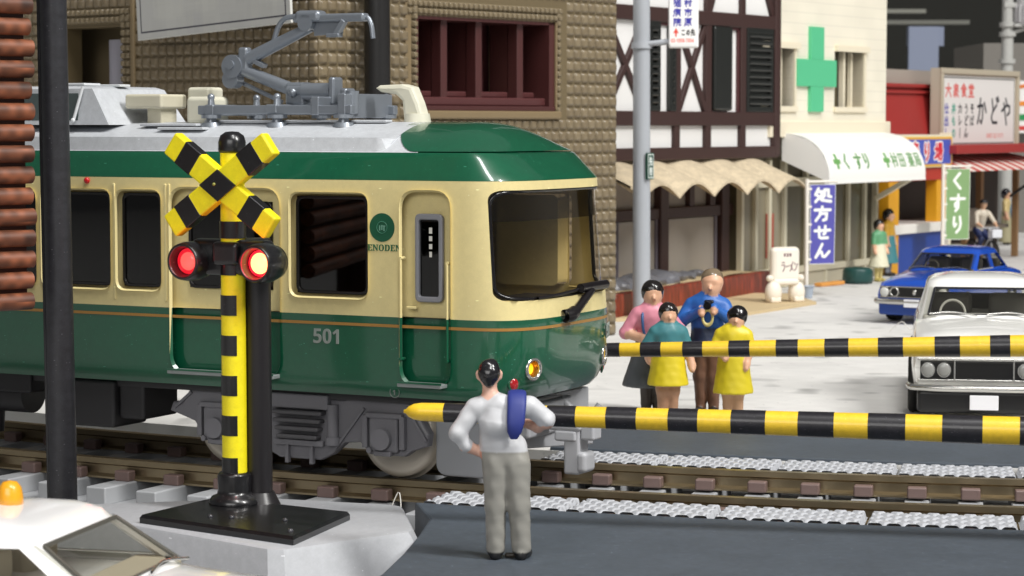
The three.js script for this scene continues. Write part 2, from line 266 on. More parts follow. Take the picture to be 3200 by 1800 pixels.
// ---------------------------------------------------------------- log cabin wall at the far left
const logTex = dataTex(256, (u, v) => { const g = nB(u * 6, v * 64), c = nA(u * 5, v * 10), k = 0.55 + 0.5 * (g - 0.5) + 0.5 * (c - 0.5); return [0.5 * k + 0.13, 0.3 * k + 0.075, 0.2 * k + 0.05]; });
{
  const g = thing('log_cabin', 'reddish brown log cabin wall overhanging beside the black pole', 'cabin', [-4.72, 0, -22.5], 42);
  const ml = new THREE.MeshPhysicalMaterial({ map: logTex, roughness: 0.5 }), mk = M('#3a2018', 0.7);
  const lg = new THREE.CylinderGeometry(0.084, 0.084, 5, 18).rotateZ(Math.PI / 2).translate(-2.4, 0, 0);
  for (let i = 0; i < 48; i++) { const l = part(g, 'log', lg, ml); l.position.set(rr(-0.02, 0.02), 2.0 + i * 0.203, 0); l.rotation.x = i * 1.7; }  // added unseen height keeps the fill lamp off the faces behind
  part(g, 'chinking', span(-4.9, 0.06, 1.93, 11.9, -0.5, -0.03), mk);
  part(g, 'corner_post', span(-4.9, -4.5, -0.5, 2.0, -0.5, -0.1), mk);
}

// ---------------------------------------------------------------- the train
const M_green = dusty('#0a5439', 0.34, { clearcoat: 0.8, clearcoatRoughness: 0.06 }), M_cream = dusty('#e0d096', 0.4, {}, 0.0004, 0.025), M_roofgrey = dusty('#bfc2c6', 0.42, {}, 0.0006), M_gold = M('#a5793a', 0.4);
const M_glass = new THREE.MeshPhysicalMaterial({ color: '#f2ece0', roughness: 0.03, transmission: 1, thickness: 0, ior: 1.5 });
const M_sideglass = new THREE.MeshPhysicalMaterial({ color: '#6a625c', roughness: 0.03, transmission: 1, thickness: 0, ior: 1.5 });
const M_bogie = M('#737277', 0.5), M_under = M('#3a393b', 0.6), M_chrome = M('#c9c8c4', 0.2, { metalness: 0.9 }), M_ltgrey = M('#a6a7ab', 0.42), M_panto = M('#8e949c', 0.32, { metalness: 0.55 }), M_dark = M('#1a1a1c', 0.5);
const lerpTab = (tab, y) => { if (y <= tab[0][0]) return tab[0][1]; for (let i = 1; i < tab.length; i++) if (y <= tab[i][0]) { const [a, b] = tab[i - 1], [c, d] = tab[i]; let t = (y - a) / (c - a); return b + (d - b) * t; } return tab[tab.length - 1][1]; };
const HW = [[0.94, 1.2], [1.02, 1.24], [1.2, 1.25], [3.05, 1.25], [3.14, 1.245], [3.16, 1.238], [3.4, 1.132], [3.42, 1.115]];
const FX = [[0.94, 0.7], [1.02, 0.78], [1.15, 0.85], [1.35, 0.89], [1.7, 0.9], [2.0, 0.87], [3.0, 0.77], [3.14, 0.76], [3.16, 0.75], [3.4, 0.5], [3.42, 0.46]];
const NEXP = 3.7;
function plan(y, d = 0, rear = -9) {   // outline of the body at height y, inset by d, near side -> nose -> far side
  const w = lerpTab(HW, y) - d, L = lerpTab(FX, y) - 0.05 - d, half = [[rear, w], [-6, w], [-4, w], [-2.5, w], [-1.5, w], [-0.9, w], [-0.45, w]];
  for (let i = 0; i <= 22; i++) { const t = (i / 22) * Math.PI / 2; half.push([0.05 + L * Math.pow(Math.sin(t), 2 / NEXP), w * Math.pow(Math.cos(t), 2 / NEXP)]); }
  return [...half, ...half.slice(0, -1).reverse().map(([x, z]) => [x, -z])].map(([x, z]) => [x, y, z]);
}
function onFront(z, y, out = 0) { const w = lerpTab(HW, y), L = lerpTab(FX, y) - 0.05; return [0.05 + L * Math.pow(Math.max(0, 1 - Math.pow(Math.abs(z) / w, NEXP)), 1 / NEXP) + out, y, z]; }
function band(ys, thick) {   // closed wall between heights ys[0] and ys[last]
  const outer = ys.map((y) => plan(y)), inner = ys.map((y) => plan(y, thick)).reverse(), n = outer[0].length, secs = [];
  for (let j = 0; j < n; j++) secs.push([...outer.map((r) => r[j]), ...inner.map((r) => r[j])]);
  return loft(secs, { crease: 0.5 });
}
// flared window cutter on the near side (z+) or straight through the far side
const rrPts = (x0, x1, y0, y1, r) => rrect(x0, x1, y0, y1, r).getPoints(5).slice(0, -1);
function flare(x0, x1, y0, y1, r, zIn, zOut, f) { const a = rrPts(x0, x1, y0, y1, r).map((p) => [p.x, p.y]), b = rrPts(x0 - f, x1 + f, y0 - f, y1 + f, r + f * 0.7).map((p) => [p.x, p.y]); return loft([a.map(([x, y]) => [x, y, zIn]), a.map(([x, y]) => [x, y, 1.205]), b.map(([x, y]) => [x, y, zOut])], { crease: 0.3 }); }
const train = thing('train', 'green and cream electric train car numbered 501 with a grey roof and rounded cab', 'train', [-0.13, 0, -24.4], -27);
const wins = [[-5.9, -5.1], [-4.95, -4.1], [-3.95, -3.44], [-1.75, -0.89]], doorWins = [[-3.1, -2.66], [-2.5, -2.06]];
{
  const creamY = [1.76, 1.95, 2.2, 2.5, 2.8, 3.0, 3.08, 3.14], greenY = [0.94, 0.98, 1.02, 1.08, 1.15, 1.25, 1.35, 1.5, 1.7, 1.76];
  const cs = [];
  for (const [a, b] of wins) cs.push(flare(a, b, 1.97, 2.97, 0.09, 0.9, 1.275, 0.045));
  for (const [a, b] of doorWins) cs.push(flare(a, b, 1.98, 2.9, 0.09, 0.9, 1.24, 0.02));
  cs.push(flare(-0.325, -0.03, 1.93, 2.8, 0.05, 0.9, 1.22, 0.012));
  const farHoles = [...wins, ...doorWins, [-0.5, 0.24]].map(([a, b]) => ext(rrect(a, b, 1.97, 2.95, 0.08), 0.6, 0, -1.5));
  const doorRecess = (a, b) => flare(a, b, 1.12, 3.0, 0.16, 1.2, 1.28, 0.05);
  const front = ext(rrect(-1.195, 1.195, 1.95, 3.05, 0.1), 1.2).rotateY(Math.PI / 2).translate(0.26, 0, 0);
  const recess = [doorRecess(-0.43, 0.06), doorRecess(-3.24, -1.95)];
  part(train, 'cream_body', cut(band(creamY, 0.1), [...recess, ...cs, ...farHoles, front]), M_cream);
  const ringHole = (z, y, r, d) => { const p = onFront(z, y); const n = V3(p[0] - onFront(z + 0.02, y)[0], 0, 0); const s = (onFront(z + 0.02, y)[0] - onFront(z - 0.02, y)[0]) / 0.04, yaw = Math.atan2(-s, 1); return new THREE.CylinderGeometry(r, r, d, 24).rotateZ(Math.PI / 2).rotateY(-yaw).translate(p[0], y, z); };
  part(train, 'green_body', cut(band(greenY, 0.1), [...recess, ringHole(0.84, 1.26, 0.1, 0.16), ringHole(-0.84, 1.26, 0.1, 0.16)]), M_green);
  part(train, 'green_cove', band([3.142, 3.16, 3.22, 3.28, 3.34, 3.4, 3.42], 0.08), M_green);
  // gold line, wrapped round the body 3 mm proud
  const strip = (y0, y1, d) => { const a = plan(y0, -d), b = plan(y1, -d); return loft([a, b], { closedRing: false, caps: false, crease: 0.6 }); };
  part(train, 'gold_stripe', strip(1.655, 1.685, 0.004), M_gold);
  // floor, ceiling and cab bulkhead
  part(train, 'floor', loft([plan(1.0, 0.11), plan(1.06, 0.11)]), M_under);
  part(train, 'inner_ceiling', loft([plan(3.1, 0.12), plan(3.13, 0.12)]), M_under);
  part(train, 'bulkhead', span(-0.62, -0.56, 1.07, 3.09, -0.1, 1.13), M('#4d4a48', 0.6));
  part(train, 'cab_desk', span(-0.1, 0.45, 1.07, 1.9, -0.75, 0.75, 0.06), M('#232022', 0.5));
  part(train, 'cab_pole', cyl(0.05, 0.05, 2, -0.3, 2.07, -0.12), M('#b9a98e', 0.4));
  for (const x of [-4.5, -3.0, -1.4]) part(train, 'seat', span(x - 0.6, x + 0.6, 1.07, 1.95, -1.1, -0.6, 0.05), M('#1b2130', 0.8));
  // panes and dark gaskets
  const pane = (a, b, y0, y1, z) => part(train, 'window', ext(ringShape(rrect(a - 0.005, b + 0.005, y0 - 0.005, y1 + 0.005, 0.09), rrect(a + 0.028, b - 0.028, y0 + 0.028, y1 - 0.028, 0.07)), 0.03, 0.006, z), M('#161313', 0.25));
  for (const [a, b] of wins) { const f = pane(a, b, 1.97, 2.97, 1.165); part(f, 'pane', box(b - a, 1.0, 0.01, (a + b) / 2, 2.47, 1.17), M_sideglass); }
  for (const [a, b] of doorWins) { const f = pane(a, b, 1.98, 2.9, 1.155); part(f, 'pane', box(b - a, 0.92, 0.01, (a + b) / 2, 2.44, 1.16), M_sideglass); }
  { const f = part(train, 'door_window', ext(ringShape(rrect(-0.335, -0.02, 1.92, 2.81, 0.06), rrect(-0.29, -0.065, 1.975, 2.75, 0.03)), 0.05, 0.012, 1.165), M('#85868c', 0.4));
    part(f, 'pane', box(0.24, 0.8, 0.01, -0.178, 2.36, 1.172), M_sideglass);
    part(f, 'notice', [[2.64, 0.06], [2.56, 0.05], [2.48, 0.05], [2.4, 0.055]].map(([y, h], i) => box(i === 3 ? 0.03 : 0.036, h, 0.004, -0.17, y, 1.18, 0.001)), M('#d3d2ca', 0.6)); }
  // windscreen: tinted curved glass in a dark gasket, with a darker sun strip
  const wsz = (u) => -1.18 + 2.36 * u, scr = (d, y0, y1) => surf((u, v) => { const y = y0 + (y1 - y0) * v, z = wsz(u), p = onFront(z * 1.0, y); return [Math.max(0.26, p[0] - d), y, z * 0.995]; }, 48, 6);
  const ws = part(train, 'windscreen', scr(0.035, 1.96, 3.04), M_glass);
  part(ws, 'sun_strip', scr(0.05, 2.74, 3.04), new THREE.MeshPhysicalMaterial({ color: '#aaa59c', roughness: 0.05, transmission: 1, thickness: 0 }));
  const gl = []; for (let i = 0; i < 60; i++) { const a = (i / 60) * Math.PI * 2, c = Math.cos(a), s = Math.sin(a), z = 1.18 * Math.sign(c) * Math.pow(Math.abs(c), 0.16), y = 2.5 + 0.54 * Math.sign(s) * Math.pow(Math.abs(s), 0.16); const p = onFront(Math.max(-1.19, Math.min(1.19, z)), y); gl.push([Math.max(0.28, p[0] - 0.028), y, z * 0.995]); }
  part(ws, 'gasket', tube(gl, 0.022, 240, 8, true), M('#141214', 0.2));
  // wiper
  const wp = part(train, 'wiper', [tube([onFront(0.36, 1.76, 0.04), onFront(0.28, 1.77, 0.07), onFront(0.2, 1.79, 0.07)], 0.07, 12, 12), rod(onFront(0.2, 1.79, 0.08), onFront(-0.3, 1.98, 0.05), 0.05, 0.042), rod(onFront(-0.06, 2.02, 0.04), onFront(-0.72, 2.02, 0.05), 0.045, 0.05)], M('#161315', 0.3));
  part(wp, 'blade', tube([onFront(0.78, 1.965, 0.0), onFront(0.4, 1.98, 0.01), onFront(0, 2.0, 0.015), onFront(-0.6, 2.02, 0.02)], 0.018, 24, 6), M('#161315', 0.3));
  // lamps on the front
  const faceAt = (z, y) => { const p = onFront(z, y), s = (onFront(z + 0.03, y)[0] - onFront(z - 0.03, y)[0]) / 0.06; return [p, Math.atan2(1, -s)]; };   // yaw that turns +z to the outward normal
  for (const s of [1, -1]) {
    const [p, yaw] = faceAt(0.84 * s, 1.26), h = part(train, 'headlight', new THREE.TorusGeometry(0.1, 0.02, 12, 32), M_chrome); h.position.set(...p); h.rotation.y = yaw;
    part(h, 'bowl', new THREE.CylinderGeometry(0.095, 0.06, 0.08, 28, 1, true).rotateX(Math.PI / 2).translate(0, 0, -0.03), M('#b8863a', 0.25, { metalness: 0.8 }));
    part(h, 'bulb', cylZ(0.058, 0.02, -0.012 * s, 0, -0.055, 24), new THREE.MeshStandardMaterial({ color: '#ffcc22', emissive: new THREE.Color(1.0, 0.6, 0.01), emissiveIntensity: s > 0 ? 1.0 : 0.5 }));
    const [q, yaw2] = faceAt(1.04 * s, 1.12), r = part(train, 'tail_light', ball(0.052, 0, 0, 0, 1, 1.25, 0.6), M('#a3171d', 0.15, { clearcoat: 1 })); r.position.set(...q); r.rotation.y = yaw2;
    part(r, 'rim', new THREE.TorusGeometry(0.055, 0.012, 8, 24).scale(1, 1.25, 1), M_green);
  }
  // lettering
  const sideText = (g, x, y, m, name) => { const t = part(train, name, g, m); t.position.set(x, y, 1.248); };
  sideText(text('501', fontSans, 0.15, 0.008), -1.36, 1.535, M('#8d948e', 0.5), 'car_number');
  sideText(text('ENODEN', fontSerif, 0.064, 0.008), -0.665, 2.46, M('#14603f', 0.5), 'wordmark');
  sideText(text('1', fontSans, 0.05, 0.008), -0.56, 0.995, M('#6d746f', 0.5), 'class_number');
  part(train, 'class_ring', new THREE.TorusGeometry(0.055, 0.005, 6, 28).translate(-0.56, 0.995, 1.236), M('#6d746f', 0.5));
  const em = part(train, 'emblem', cylZ(0.145, 0.012, -0.69, 2.665, 1.25, 40), M('#12553b', 0.4));
  part(em, 'emblem_ring', new THREE.TorusGeometry(0.06, 0.004, 6, 28).translate(-0.69, 2.665, 1.257), M('#3d7a62', 0.4));
  part(em, 'emblem_mark', [box(0.012, 0.05, 0.006, -0.715, 2.66, 1.258), box(0.012, 0.05, 0.006, -0.69, 2.665, 1.258), box(0.03, 0.01, 0.006, -0.665, 2.68, 1.258), box(0.012, 0.05, 0.006, -0.665, 2.655, 1.258)], M('#6fa08c', 0.4));
  const fn = part(train, 'front_number', text('501', fontSans, 0.15, 0.01), M('#8d948e', 0.5)); { const [p, yaw] = faceAt(-0.9, 1.52); fn.position.set(p[0] + 0.012, 1.52, p[2]); fn.rotation.y = yaw; }
  // door fittings
  for (const [x, y0, y1] of [[-0.465, 1.33, 2.36], [0.07, 1.33, 2.32]]) { const h = part(train, 'handrail', [rod([x, 1.76, 1.275], [x, y1, 1.275], 0.013), rod([x, y1, 1.2], [x, y1, 1.285], 0.018)], M('#e0d096', 0.35)); part(h, 'lower_rail', [rod([x, y0, 1.275], [x, 1.76, 1.275], 0.013), rod([x, y0 + 0.01, 1.2], [x, y0 + 0.01, 1.285], 0.018)], M('#0a5439', 0.3)); }
  part(train, 'door_handle', box(0.11, 0.03, 0.04, -0.37, 1.86, 1.215, 0.01), M_cream);
  for (const [a, b] of [[-0.46, 0.05], [-3.27, -1.93]]) { const s = part(train, 'step', box(b - a, 0.045, 0.16, (a + b) / 2, 1.09, 1.29, 0.012), M('#9aa09f', 0.35, { metalness: 0.4 })); part(s, 'step_edge', box(b - a, 0.018, 0.012, (a + b) / 2, 1.115, 1.372), M_green); }
  part(train, 'door_joint', box(0.012, 1.8, 0.01, -2.58, 2.05, 1.2), M_dark);
  part(train, 'marker_lamp', ball(0.035, -4.37, 3.1, 1.26, 1, 1, 0.8), M('#c21f22', 0.2));
  for (const x of [-4.02, -3.35, -3.3]) part(train, 'pillar_rib', box(0.03, 1.25, 0.02, x, 2.45, 1.252, 0.009), M_cream);
}
// roof
{
  const roofY = (z) => 3.42 + 0.3 * (1 - Math.pow(Math.abs(z) / 1.12, 2.3));
  const sec = (x, lift) => { const p = []; for (let i = 0; i <= 28; i++) { const z = 1.12 - 2.24 * i / 28; p.push([x, roofY(z) + lift, z]); } return p; };
  part(train, 'grey_roof', loft([sec(-9, 0), sec(-6, 0), sec(-3, 0), sec(-0.35, 0)], { closedRing: false, caps: false }), M_roofgrey);
  // raised panel with a sloping end
  const pan = (x, k, zz) => { const e = zz, t = [[x, 3.42, e + 0.03], [x, 3.42 + 0.15 * k, e]]; for (let i = 1; i < 24; i++) { const z = e - 2 * e * i / 24; t.push([x, Math.max(roofY(z) + 0.012, 3.42 + 0.15 * k + 0.012 * i * (24 - i) / 144), z]); } t.push([x, 3.42 + 0.15 * k, -e], [x, 3.42, -e - 0.03]); return t; };
  part(train, 'roof_panel', loft([pan(-9, 1, 1.08), pan(-4, 1, 1.08), pan(-0.86, 1, 1.08), pan(-0.8, 0.93, 1.07), pan(-0.74, 0.05, 1.06)], { crease: 0.5 }), M_roofgrey);
  // green dome over the cab
  const wD = lerpTab(HW, 3.42), LD = lerpTab(FX, 3.42) - 0.05, nose = (z) => 0.05 + LD * Math.pow(Math.max(0, 1 - Math.pow(Math.abs(z) / wD, NEXP)), 1 / NEXP);
  part(train, 'green_dome', surf((u, v) => {
    const z = wD * Math.sin((u - 0.5) * Math.PI), q = Math.max(0, 1 - (z / wD) ** 2), xb = -0.4 - 0.5 * Math.pow(q, 0.6), xf = nose(z), x = xb + (xf - xb) * v, g = x < -0.25 ? 1 : 1 - Math.pow((x + 0.25) / (xf + 0.25), 2.3);
    return [x, 3.418 + 0.3 * (1 - Math.pow(Math.abs(z) / wD, 2.3)) * Math.max(0, g) + 0.014, z];
  }, 64, 40), M_green);
  const white = M('#d3d0bd', 0.5);
  const P2 = (pts) => shape(pts);
  part(train, 'horn_cover', [ext(P2([[-1.1, 3.74], [-0.86, 3.74], [-0.92, 3.93], [-1.0, 4.1], [-1.12, 4.13], [-1.4, 4.12], [-1.45, 4.09], [-1.39, 4.05], [-1.2, 4.02], [-1.12, 3.95]]), 0.2, 0.04, -0.1), cyl(0.15, 0.13, 0.12, -0.98, 3.76, 0)], white);
  const ac = part(train, 'cooler', loft([[-9, 3.74, 0.78], [-9, 3.74, -0.78], [-4.75, 3.74, -0.78], [-4.75, 3.74, 0.78]].length ? [[[-8.6, 3.7, -0.75], [-8.6, 3.7, 0.75], [-4.45, 3.7, 0.75], [-4.45, 3.7, -0.75]], [[-8.6, 4.1, -0.68], [-8.6, 4.1, 0.68], [-4.72, 4.1, 0.68], [-4.72, 4.1, -0.68]], [[-8.5, 4.13, -0.62], [-8.5, 4.13, 0.62], [-4.8, 4.13, 0.62], [-4.8, 4.13, -0.62]]] : [], { crease: 0.4 }), M_roofgrey);
  part(ac, 'side_panel', box(0.75, 0.3, 0.02, -5.25, 3.9, 0.735, 0.005), M('#55605f', 0.25)); part(ac, 'top_frame', [box(0.62, 0.03, 0.3, -5.2, 4.15, 0.45, 0.01), box(0.4, 0.03, 0.2, -4.9, 4.14, 0.1, 0.01)], M('#d6d9db', 0.2)); part(ac, 'drain_pipe', [rod([-4.9, 3.75, 0.79], [-4.82, 4.12, 0.72], 0.018), ball(0.025, -4.9, 3.75, 0.8)], M('#d6d9db', 0.2));
  part(train, 'fan_unit', [box(0.5, 0.16, 0.5, -4.28, 3.96, 0.1, 0.03), box(0.2, 0.3, 0.3, -4.2, 3.78, 0.1, 0.02)], M('#c9c3ad', 0.55));
  part(train, 'resistor_box', [box(0.36, 0.3, 0.34, -3.55, 3.86, 0.15, 0.05), box(0.3, 0.2, 0.3, -3.82, 4.02, -0.2, 0.04)], white);
  part(train, 'roof_walk', [box(0.75, 0.03, 0.16, -3.75, 3.7, 0.55, 0.01), box(0.6, 0.03, 0.12, -3.5, 3.66, 0.7, 0.01), box(2.3, 0.025, 0.14, -2.3, 3.74, 0.3, 0.01)], M_roofgrey);
  // pantograph
  const pg = part(train, 'pantograph', [bar([-3.45, 3.86, 0.45], [-1.5, 3.86, 0.45], 0.1, 0.09), bar([-3.45, 3.86, -0.45], [-1.5, 3.86, -0.45], 0.1, 0.09), bar([-2.5, 3.87, -0.5], [-2.5, 3.87, 0.5], 0.14, 0.1, [0, 1, 0]), bar([-1.95, 3.9, -0.5], [-1.95, 3.9, 0.5], 0.1, 0.2, [0, 1, 0]), bar([-3.3, 3.86, -0.5], [-3.3, 3.86, 0.5], 0.12, 0.12, [0, 1, 0]), bar([-1.62, 3.9, -0.5], [-1.62, 3.9, 0.5], 0.1, 0.26, [0, 1, 0])], M_panto);
  for (const [x, z] of [[-3.3, 0.45], [-3.3, -0.45], [-2.45, 0.45], [-2.45, -0.45], [-1.62, 0.45], [-1.62, -0.45]]) part(pg, 'insulator', [cyl(0.12, 0.1, 0.05, x, 3.7, z), cyl(0.06, 0.05, 0.1, x, 3.76, z), cyl(0.11, 0.11, 0.04, x, 3.79, z), cyl(0.05, 0.03, 0.16, x, 3.92, z), ball(0.04, x, 4.0, z)], M_panto);
  part(pg, 'lower_arm', [rod([-2.42, 4.05, 0.05], [-3.22, 4.32, 0.02], 0.075, 0.065, 16), rod([-2.75, 3.95, -0.12], [-3.25, 4.16, -0.1], 0.025), box(0.26, 0.26, 0.24, -2.42, 4.03, 0.04, 0.05), ball(0.05, -2.42, 4.05, 0.18)], M_panto);
  part(pg, 'knuckle', [cylZ(0.13, 0.16, -3.27, 4.34, 0.02, 24), cylZ(0.1, 0.14, -3.3, 4.2, 0.02, 24), box(0.22, 0.2, 0.13, -3.18, 4.35, 0.02, 0.04), cylZ(0.05, 0.2, -3.28, 4.36, 0.02, 16), box(0.12, 0.16, 0.12, -3.14, 4.47, 0.02, 0.03), bar([-3.05, 4.42, 0.02], [-2.88, 4.34, 0.02], 0.05, 0.1)], M_panto);
  part(pg, 'upper_arm', [rod([-3.1, 4.42, 0.02], [-2.3, 4.76, 0.0], 0.075, 0.06, 16)], M_panto);
  part(pg, 'collector_head', [tube([[-2.78, 4.6, 0], [-2.72, 4.76, 0], [-2.62, 4.86, 0], [-2.4, 4.88, 0]], 0.03, 24, 8), box(0.9, 0.09, 0.14, -2.05, 4.85, 0.0, 0.03), cylZ(0.09, 0.2, -2.32, 4.8, 0.0, 20), box(0.32, 0.13, 0.2, -2.3, 4.87, 0, 0.05), tube([[-1.65, 4.85, 0], [-1.58, 4.84, 0], [-1.54, 4.76, 0], [-1.52, 4.62, 0]], 0.028, 20, 8), bar([-1.85, 4.82, 0.04], [-1.95, 4.67, 0.04], 0.06, 0.08), bar([-2.26, 4.74, 0], [-1.9, 4.76, 0], 0.16, 0.02), box(0.16, 0.04, 0.1, -1.98, 4.66, 0.04, 0.01)], M_panto);
  part(pg, 'spring_drum', [cylX(0.09, 0.36, -2.12, 4.06, 0.15), cylX(0.05, 0.6, -2.2, 4.07, 0.15), box(0.08, 0.3, 0.2, -1.9, 4.06, 0.15, 0.03), box(0.09, 0.22, 0.2, -1.72, 3.98, 0.2, 0.03), cyl(0.07, 0.07, 0.24, -1.6, 3.94, 0.3)], M_panto);
}
// bogie, wheels, underfloor gear, coupler
{
  const fr = shape([[-3.5, 0.62], [-3.46, 0.72], [-3.34, 0.72], [-3.22, 0.9], [-3.06, 0.97], [-2.8, 0.97], [-2.66, 0.88], [-2.5, 0.86], [-1.3, 0.86], [-1.16, 0.93], [-0.9, 0.95], [-0.62, 0.93], [-0.45, 0.78], [-0.3, 0.55], [-0.32, 0.42], [-0.5, 0.36], [-0.58, 0.3], [-1.0, 0.3], [-1.12, 0.42], [-1.3, 0.4], [-1.45, 0.27], [-1.6, 0.2], [-2.1, 0.2], [-2.3, 0.3], [-2.46, 0.42], [-2.6, 0.36], [-2.66, 0.28], [-2.98, 0.28], [-3.08, 0.38], [-3.18, 0.52], [-3.3, 0.56]]);
  const bog = part(train, 'bogie', [ext(fr, 0.14, 0.03, 0.86), ext(fr, 0.1, 0.03, -1.26)], M_bogie);
  part(bog, 'transom', span(-2.2, -1.5, 0.35, 0.85, -0.85, 0.85), M_under);
  for (const x of [-2.85, -0.8]) for (const z of [0.68, -1.12]) {
    const w = part(bog, 'wheel', new THREE.LatheGeometry([[0.02, -0.06], [0.3, -0.045], [0.36, -0.06], [0.43, -0.06], [0.435, 0.03], [0.47, 0.045], [0.47, 0.07], [0.3, 0.06], [0.02, 0.06]].map(([a, b]) => new THREE.Vector2(a, b)), 48).rotateX(-Math.PI / 2 * Math.sign(z)).translate(x, 0.48, z), M('#c9c1b4', 0.35, { metalness: 0.2 }));
    part(w, 'axle', cylZ(0.07, 0.4, x, 0.48, z - Math.sign(z) * 0.3, 16), M_under);
  }
  for (const x of [-2.85, -0.8]) {
    part(bog, 'axle_box', [box(0.34, 0.36, 0.1, x, 0.52, 1.02, 0.03), cylZ(0.11, 0.08, x, 0.48, 1.09, 20), box(0.44, 0.06, 0.08, x, 0.72, 1.03, 0.02), box(0.06, 0.34, 0.08, x - 0.22, 0.55, 1.03, 0.01), box(0.06, 0.34, 0.08, x + 0.22, 0.55, 1.03, 0.01), box(0.2, 0.05, 0.08, x, 0.33, 1.05, 0.01), cylZ(0.03, 0.1, x - 0.15, 0.36, 1.05, 10)], M_bogie);
  }
  part(bog, 'leaf_spring', [0, 1, 2, 3].map((i) => box(0.62 - i * 0.04, 0.045, 0.16, -1.83, 0.7 - i * 0.085, 1.03, 0.02)), M('#504f52', 0.5));
  part(bog, 'damper', [cyl(0.06, 0.06, 0.4, -1.42, 0.6, 1.03), cyl(0.08, 0.08, 0.08, -1.42, 0.42, 1.03)], M_bogie);
  part(bog, 'bolster_plate', [box(0.75, 0.16, 0.1, -1.83, 0.82, 1.03, 0.02), box(0.6, 0.06, 0.06, -1.83, 0.38, 1.03, 0.01), box(0.04, 0.22, 0.05, -1.98, 0.27, 1.02), box(0.04, 0.22, 0.05, -1.68, 0.27, 1.02)], M_bogie);
  part(bog, 'frame_rib', [bar([-2.3, 0.34, 1.01], [-2.72, 0.8, 1.01], 0.03, 0.04), bar([-1.4, 0.34, 1.01], [-1.05, 0.78, 1.01], 0.03, 0.04), bar([-0.55, 0.82, 1.01], [-0.32, 0.48, 1.01], 0.03, 0.04), bar([-3.2, 0.84, 1.01], [-3.42, 0.66, 1.01], 0.03, 0.04)], M_bogie);
  part(train, 'underframe', span(-9, -0.1, 0.86, 1.0, -1.05, 1.05), M_under);
  part(train, 'equipment_box', [span(-5.1, -4.15, 0.4, 0.92, 0.5, 1.12, 0.04), span(-4.14, -3.8, 0.5, 0.9, 0.4, 1.05, 0.04)], M('#2c2b2d', 0.5));
  part(train, 'air_tank', [cylX(0.22, 1.4, -6.2, 0.68, 0.8, 24), span(-7, -5.3, 0.72, 0.95, 0.3, 1.1, 0.03), cyl(0.09, 0.11, 0.3, -6.0, 0.38, 0.85)], M('#222124', 0.5));
  // pale grey pilot and coupler
  part(train, 'pilot_beam', [span(0.02, 0.5, 0.46, 0.82, -0.75, 0.3, 0.04), span(0.05, 0.45, 0.72, 0.86, -1.0, 0.95, 0.04), bar([0.25, 0.44, 0.45], [0.55, 0.34, -1.05], 0.12, 0.16, [0, 1, 0]), bar([0.3, 0.75, 0.5], [0.45, 0.75, -1.15], 0.1, 0.24, [0, 1, 0])], M_ltgrey);
  part(train, 'lifeguard', [ext(rrect(-0.34, 0.34, 0.1, 0.86, 0.14), 0.06, 0.02).translate(0.0, 0, 0.72), span(-0.45, -0.1, 0.4, 0.9, 0.35, 0.55, 0.03)], M('#97999d', 0.42));
  part(train, 'coupler', [span(0.5, 1.0, 0.55, 0.74, -0.14, 0.14, 0.04), span(0.8, 0.98, 0.1, 0.6, -0.12, 0.12, 0.03), span(0.94, 1.06, 0.12, 0.34, -0.13, 0.13, 0.05), span(0.98, 1.14, 0.46, 0.78, -0.1, 0.1, 0.03), span(0.7, 0.95, 0.44, 0.56, -0.16, 0.14, 0.03)], M('#adaeb2', 0.42));
  part(train, 'brake_hose', tube([[0.45, 0.8, -0.55], [0.62, 0.62, -0.6], [0.72, 0.6, -0.75], [0.8, 0.72, -0.8]], 0.05, 20, 8), M_ltgrey);
}

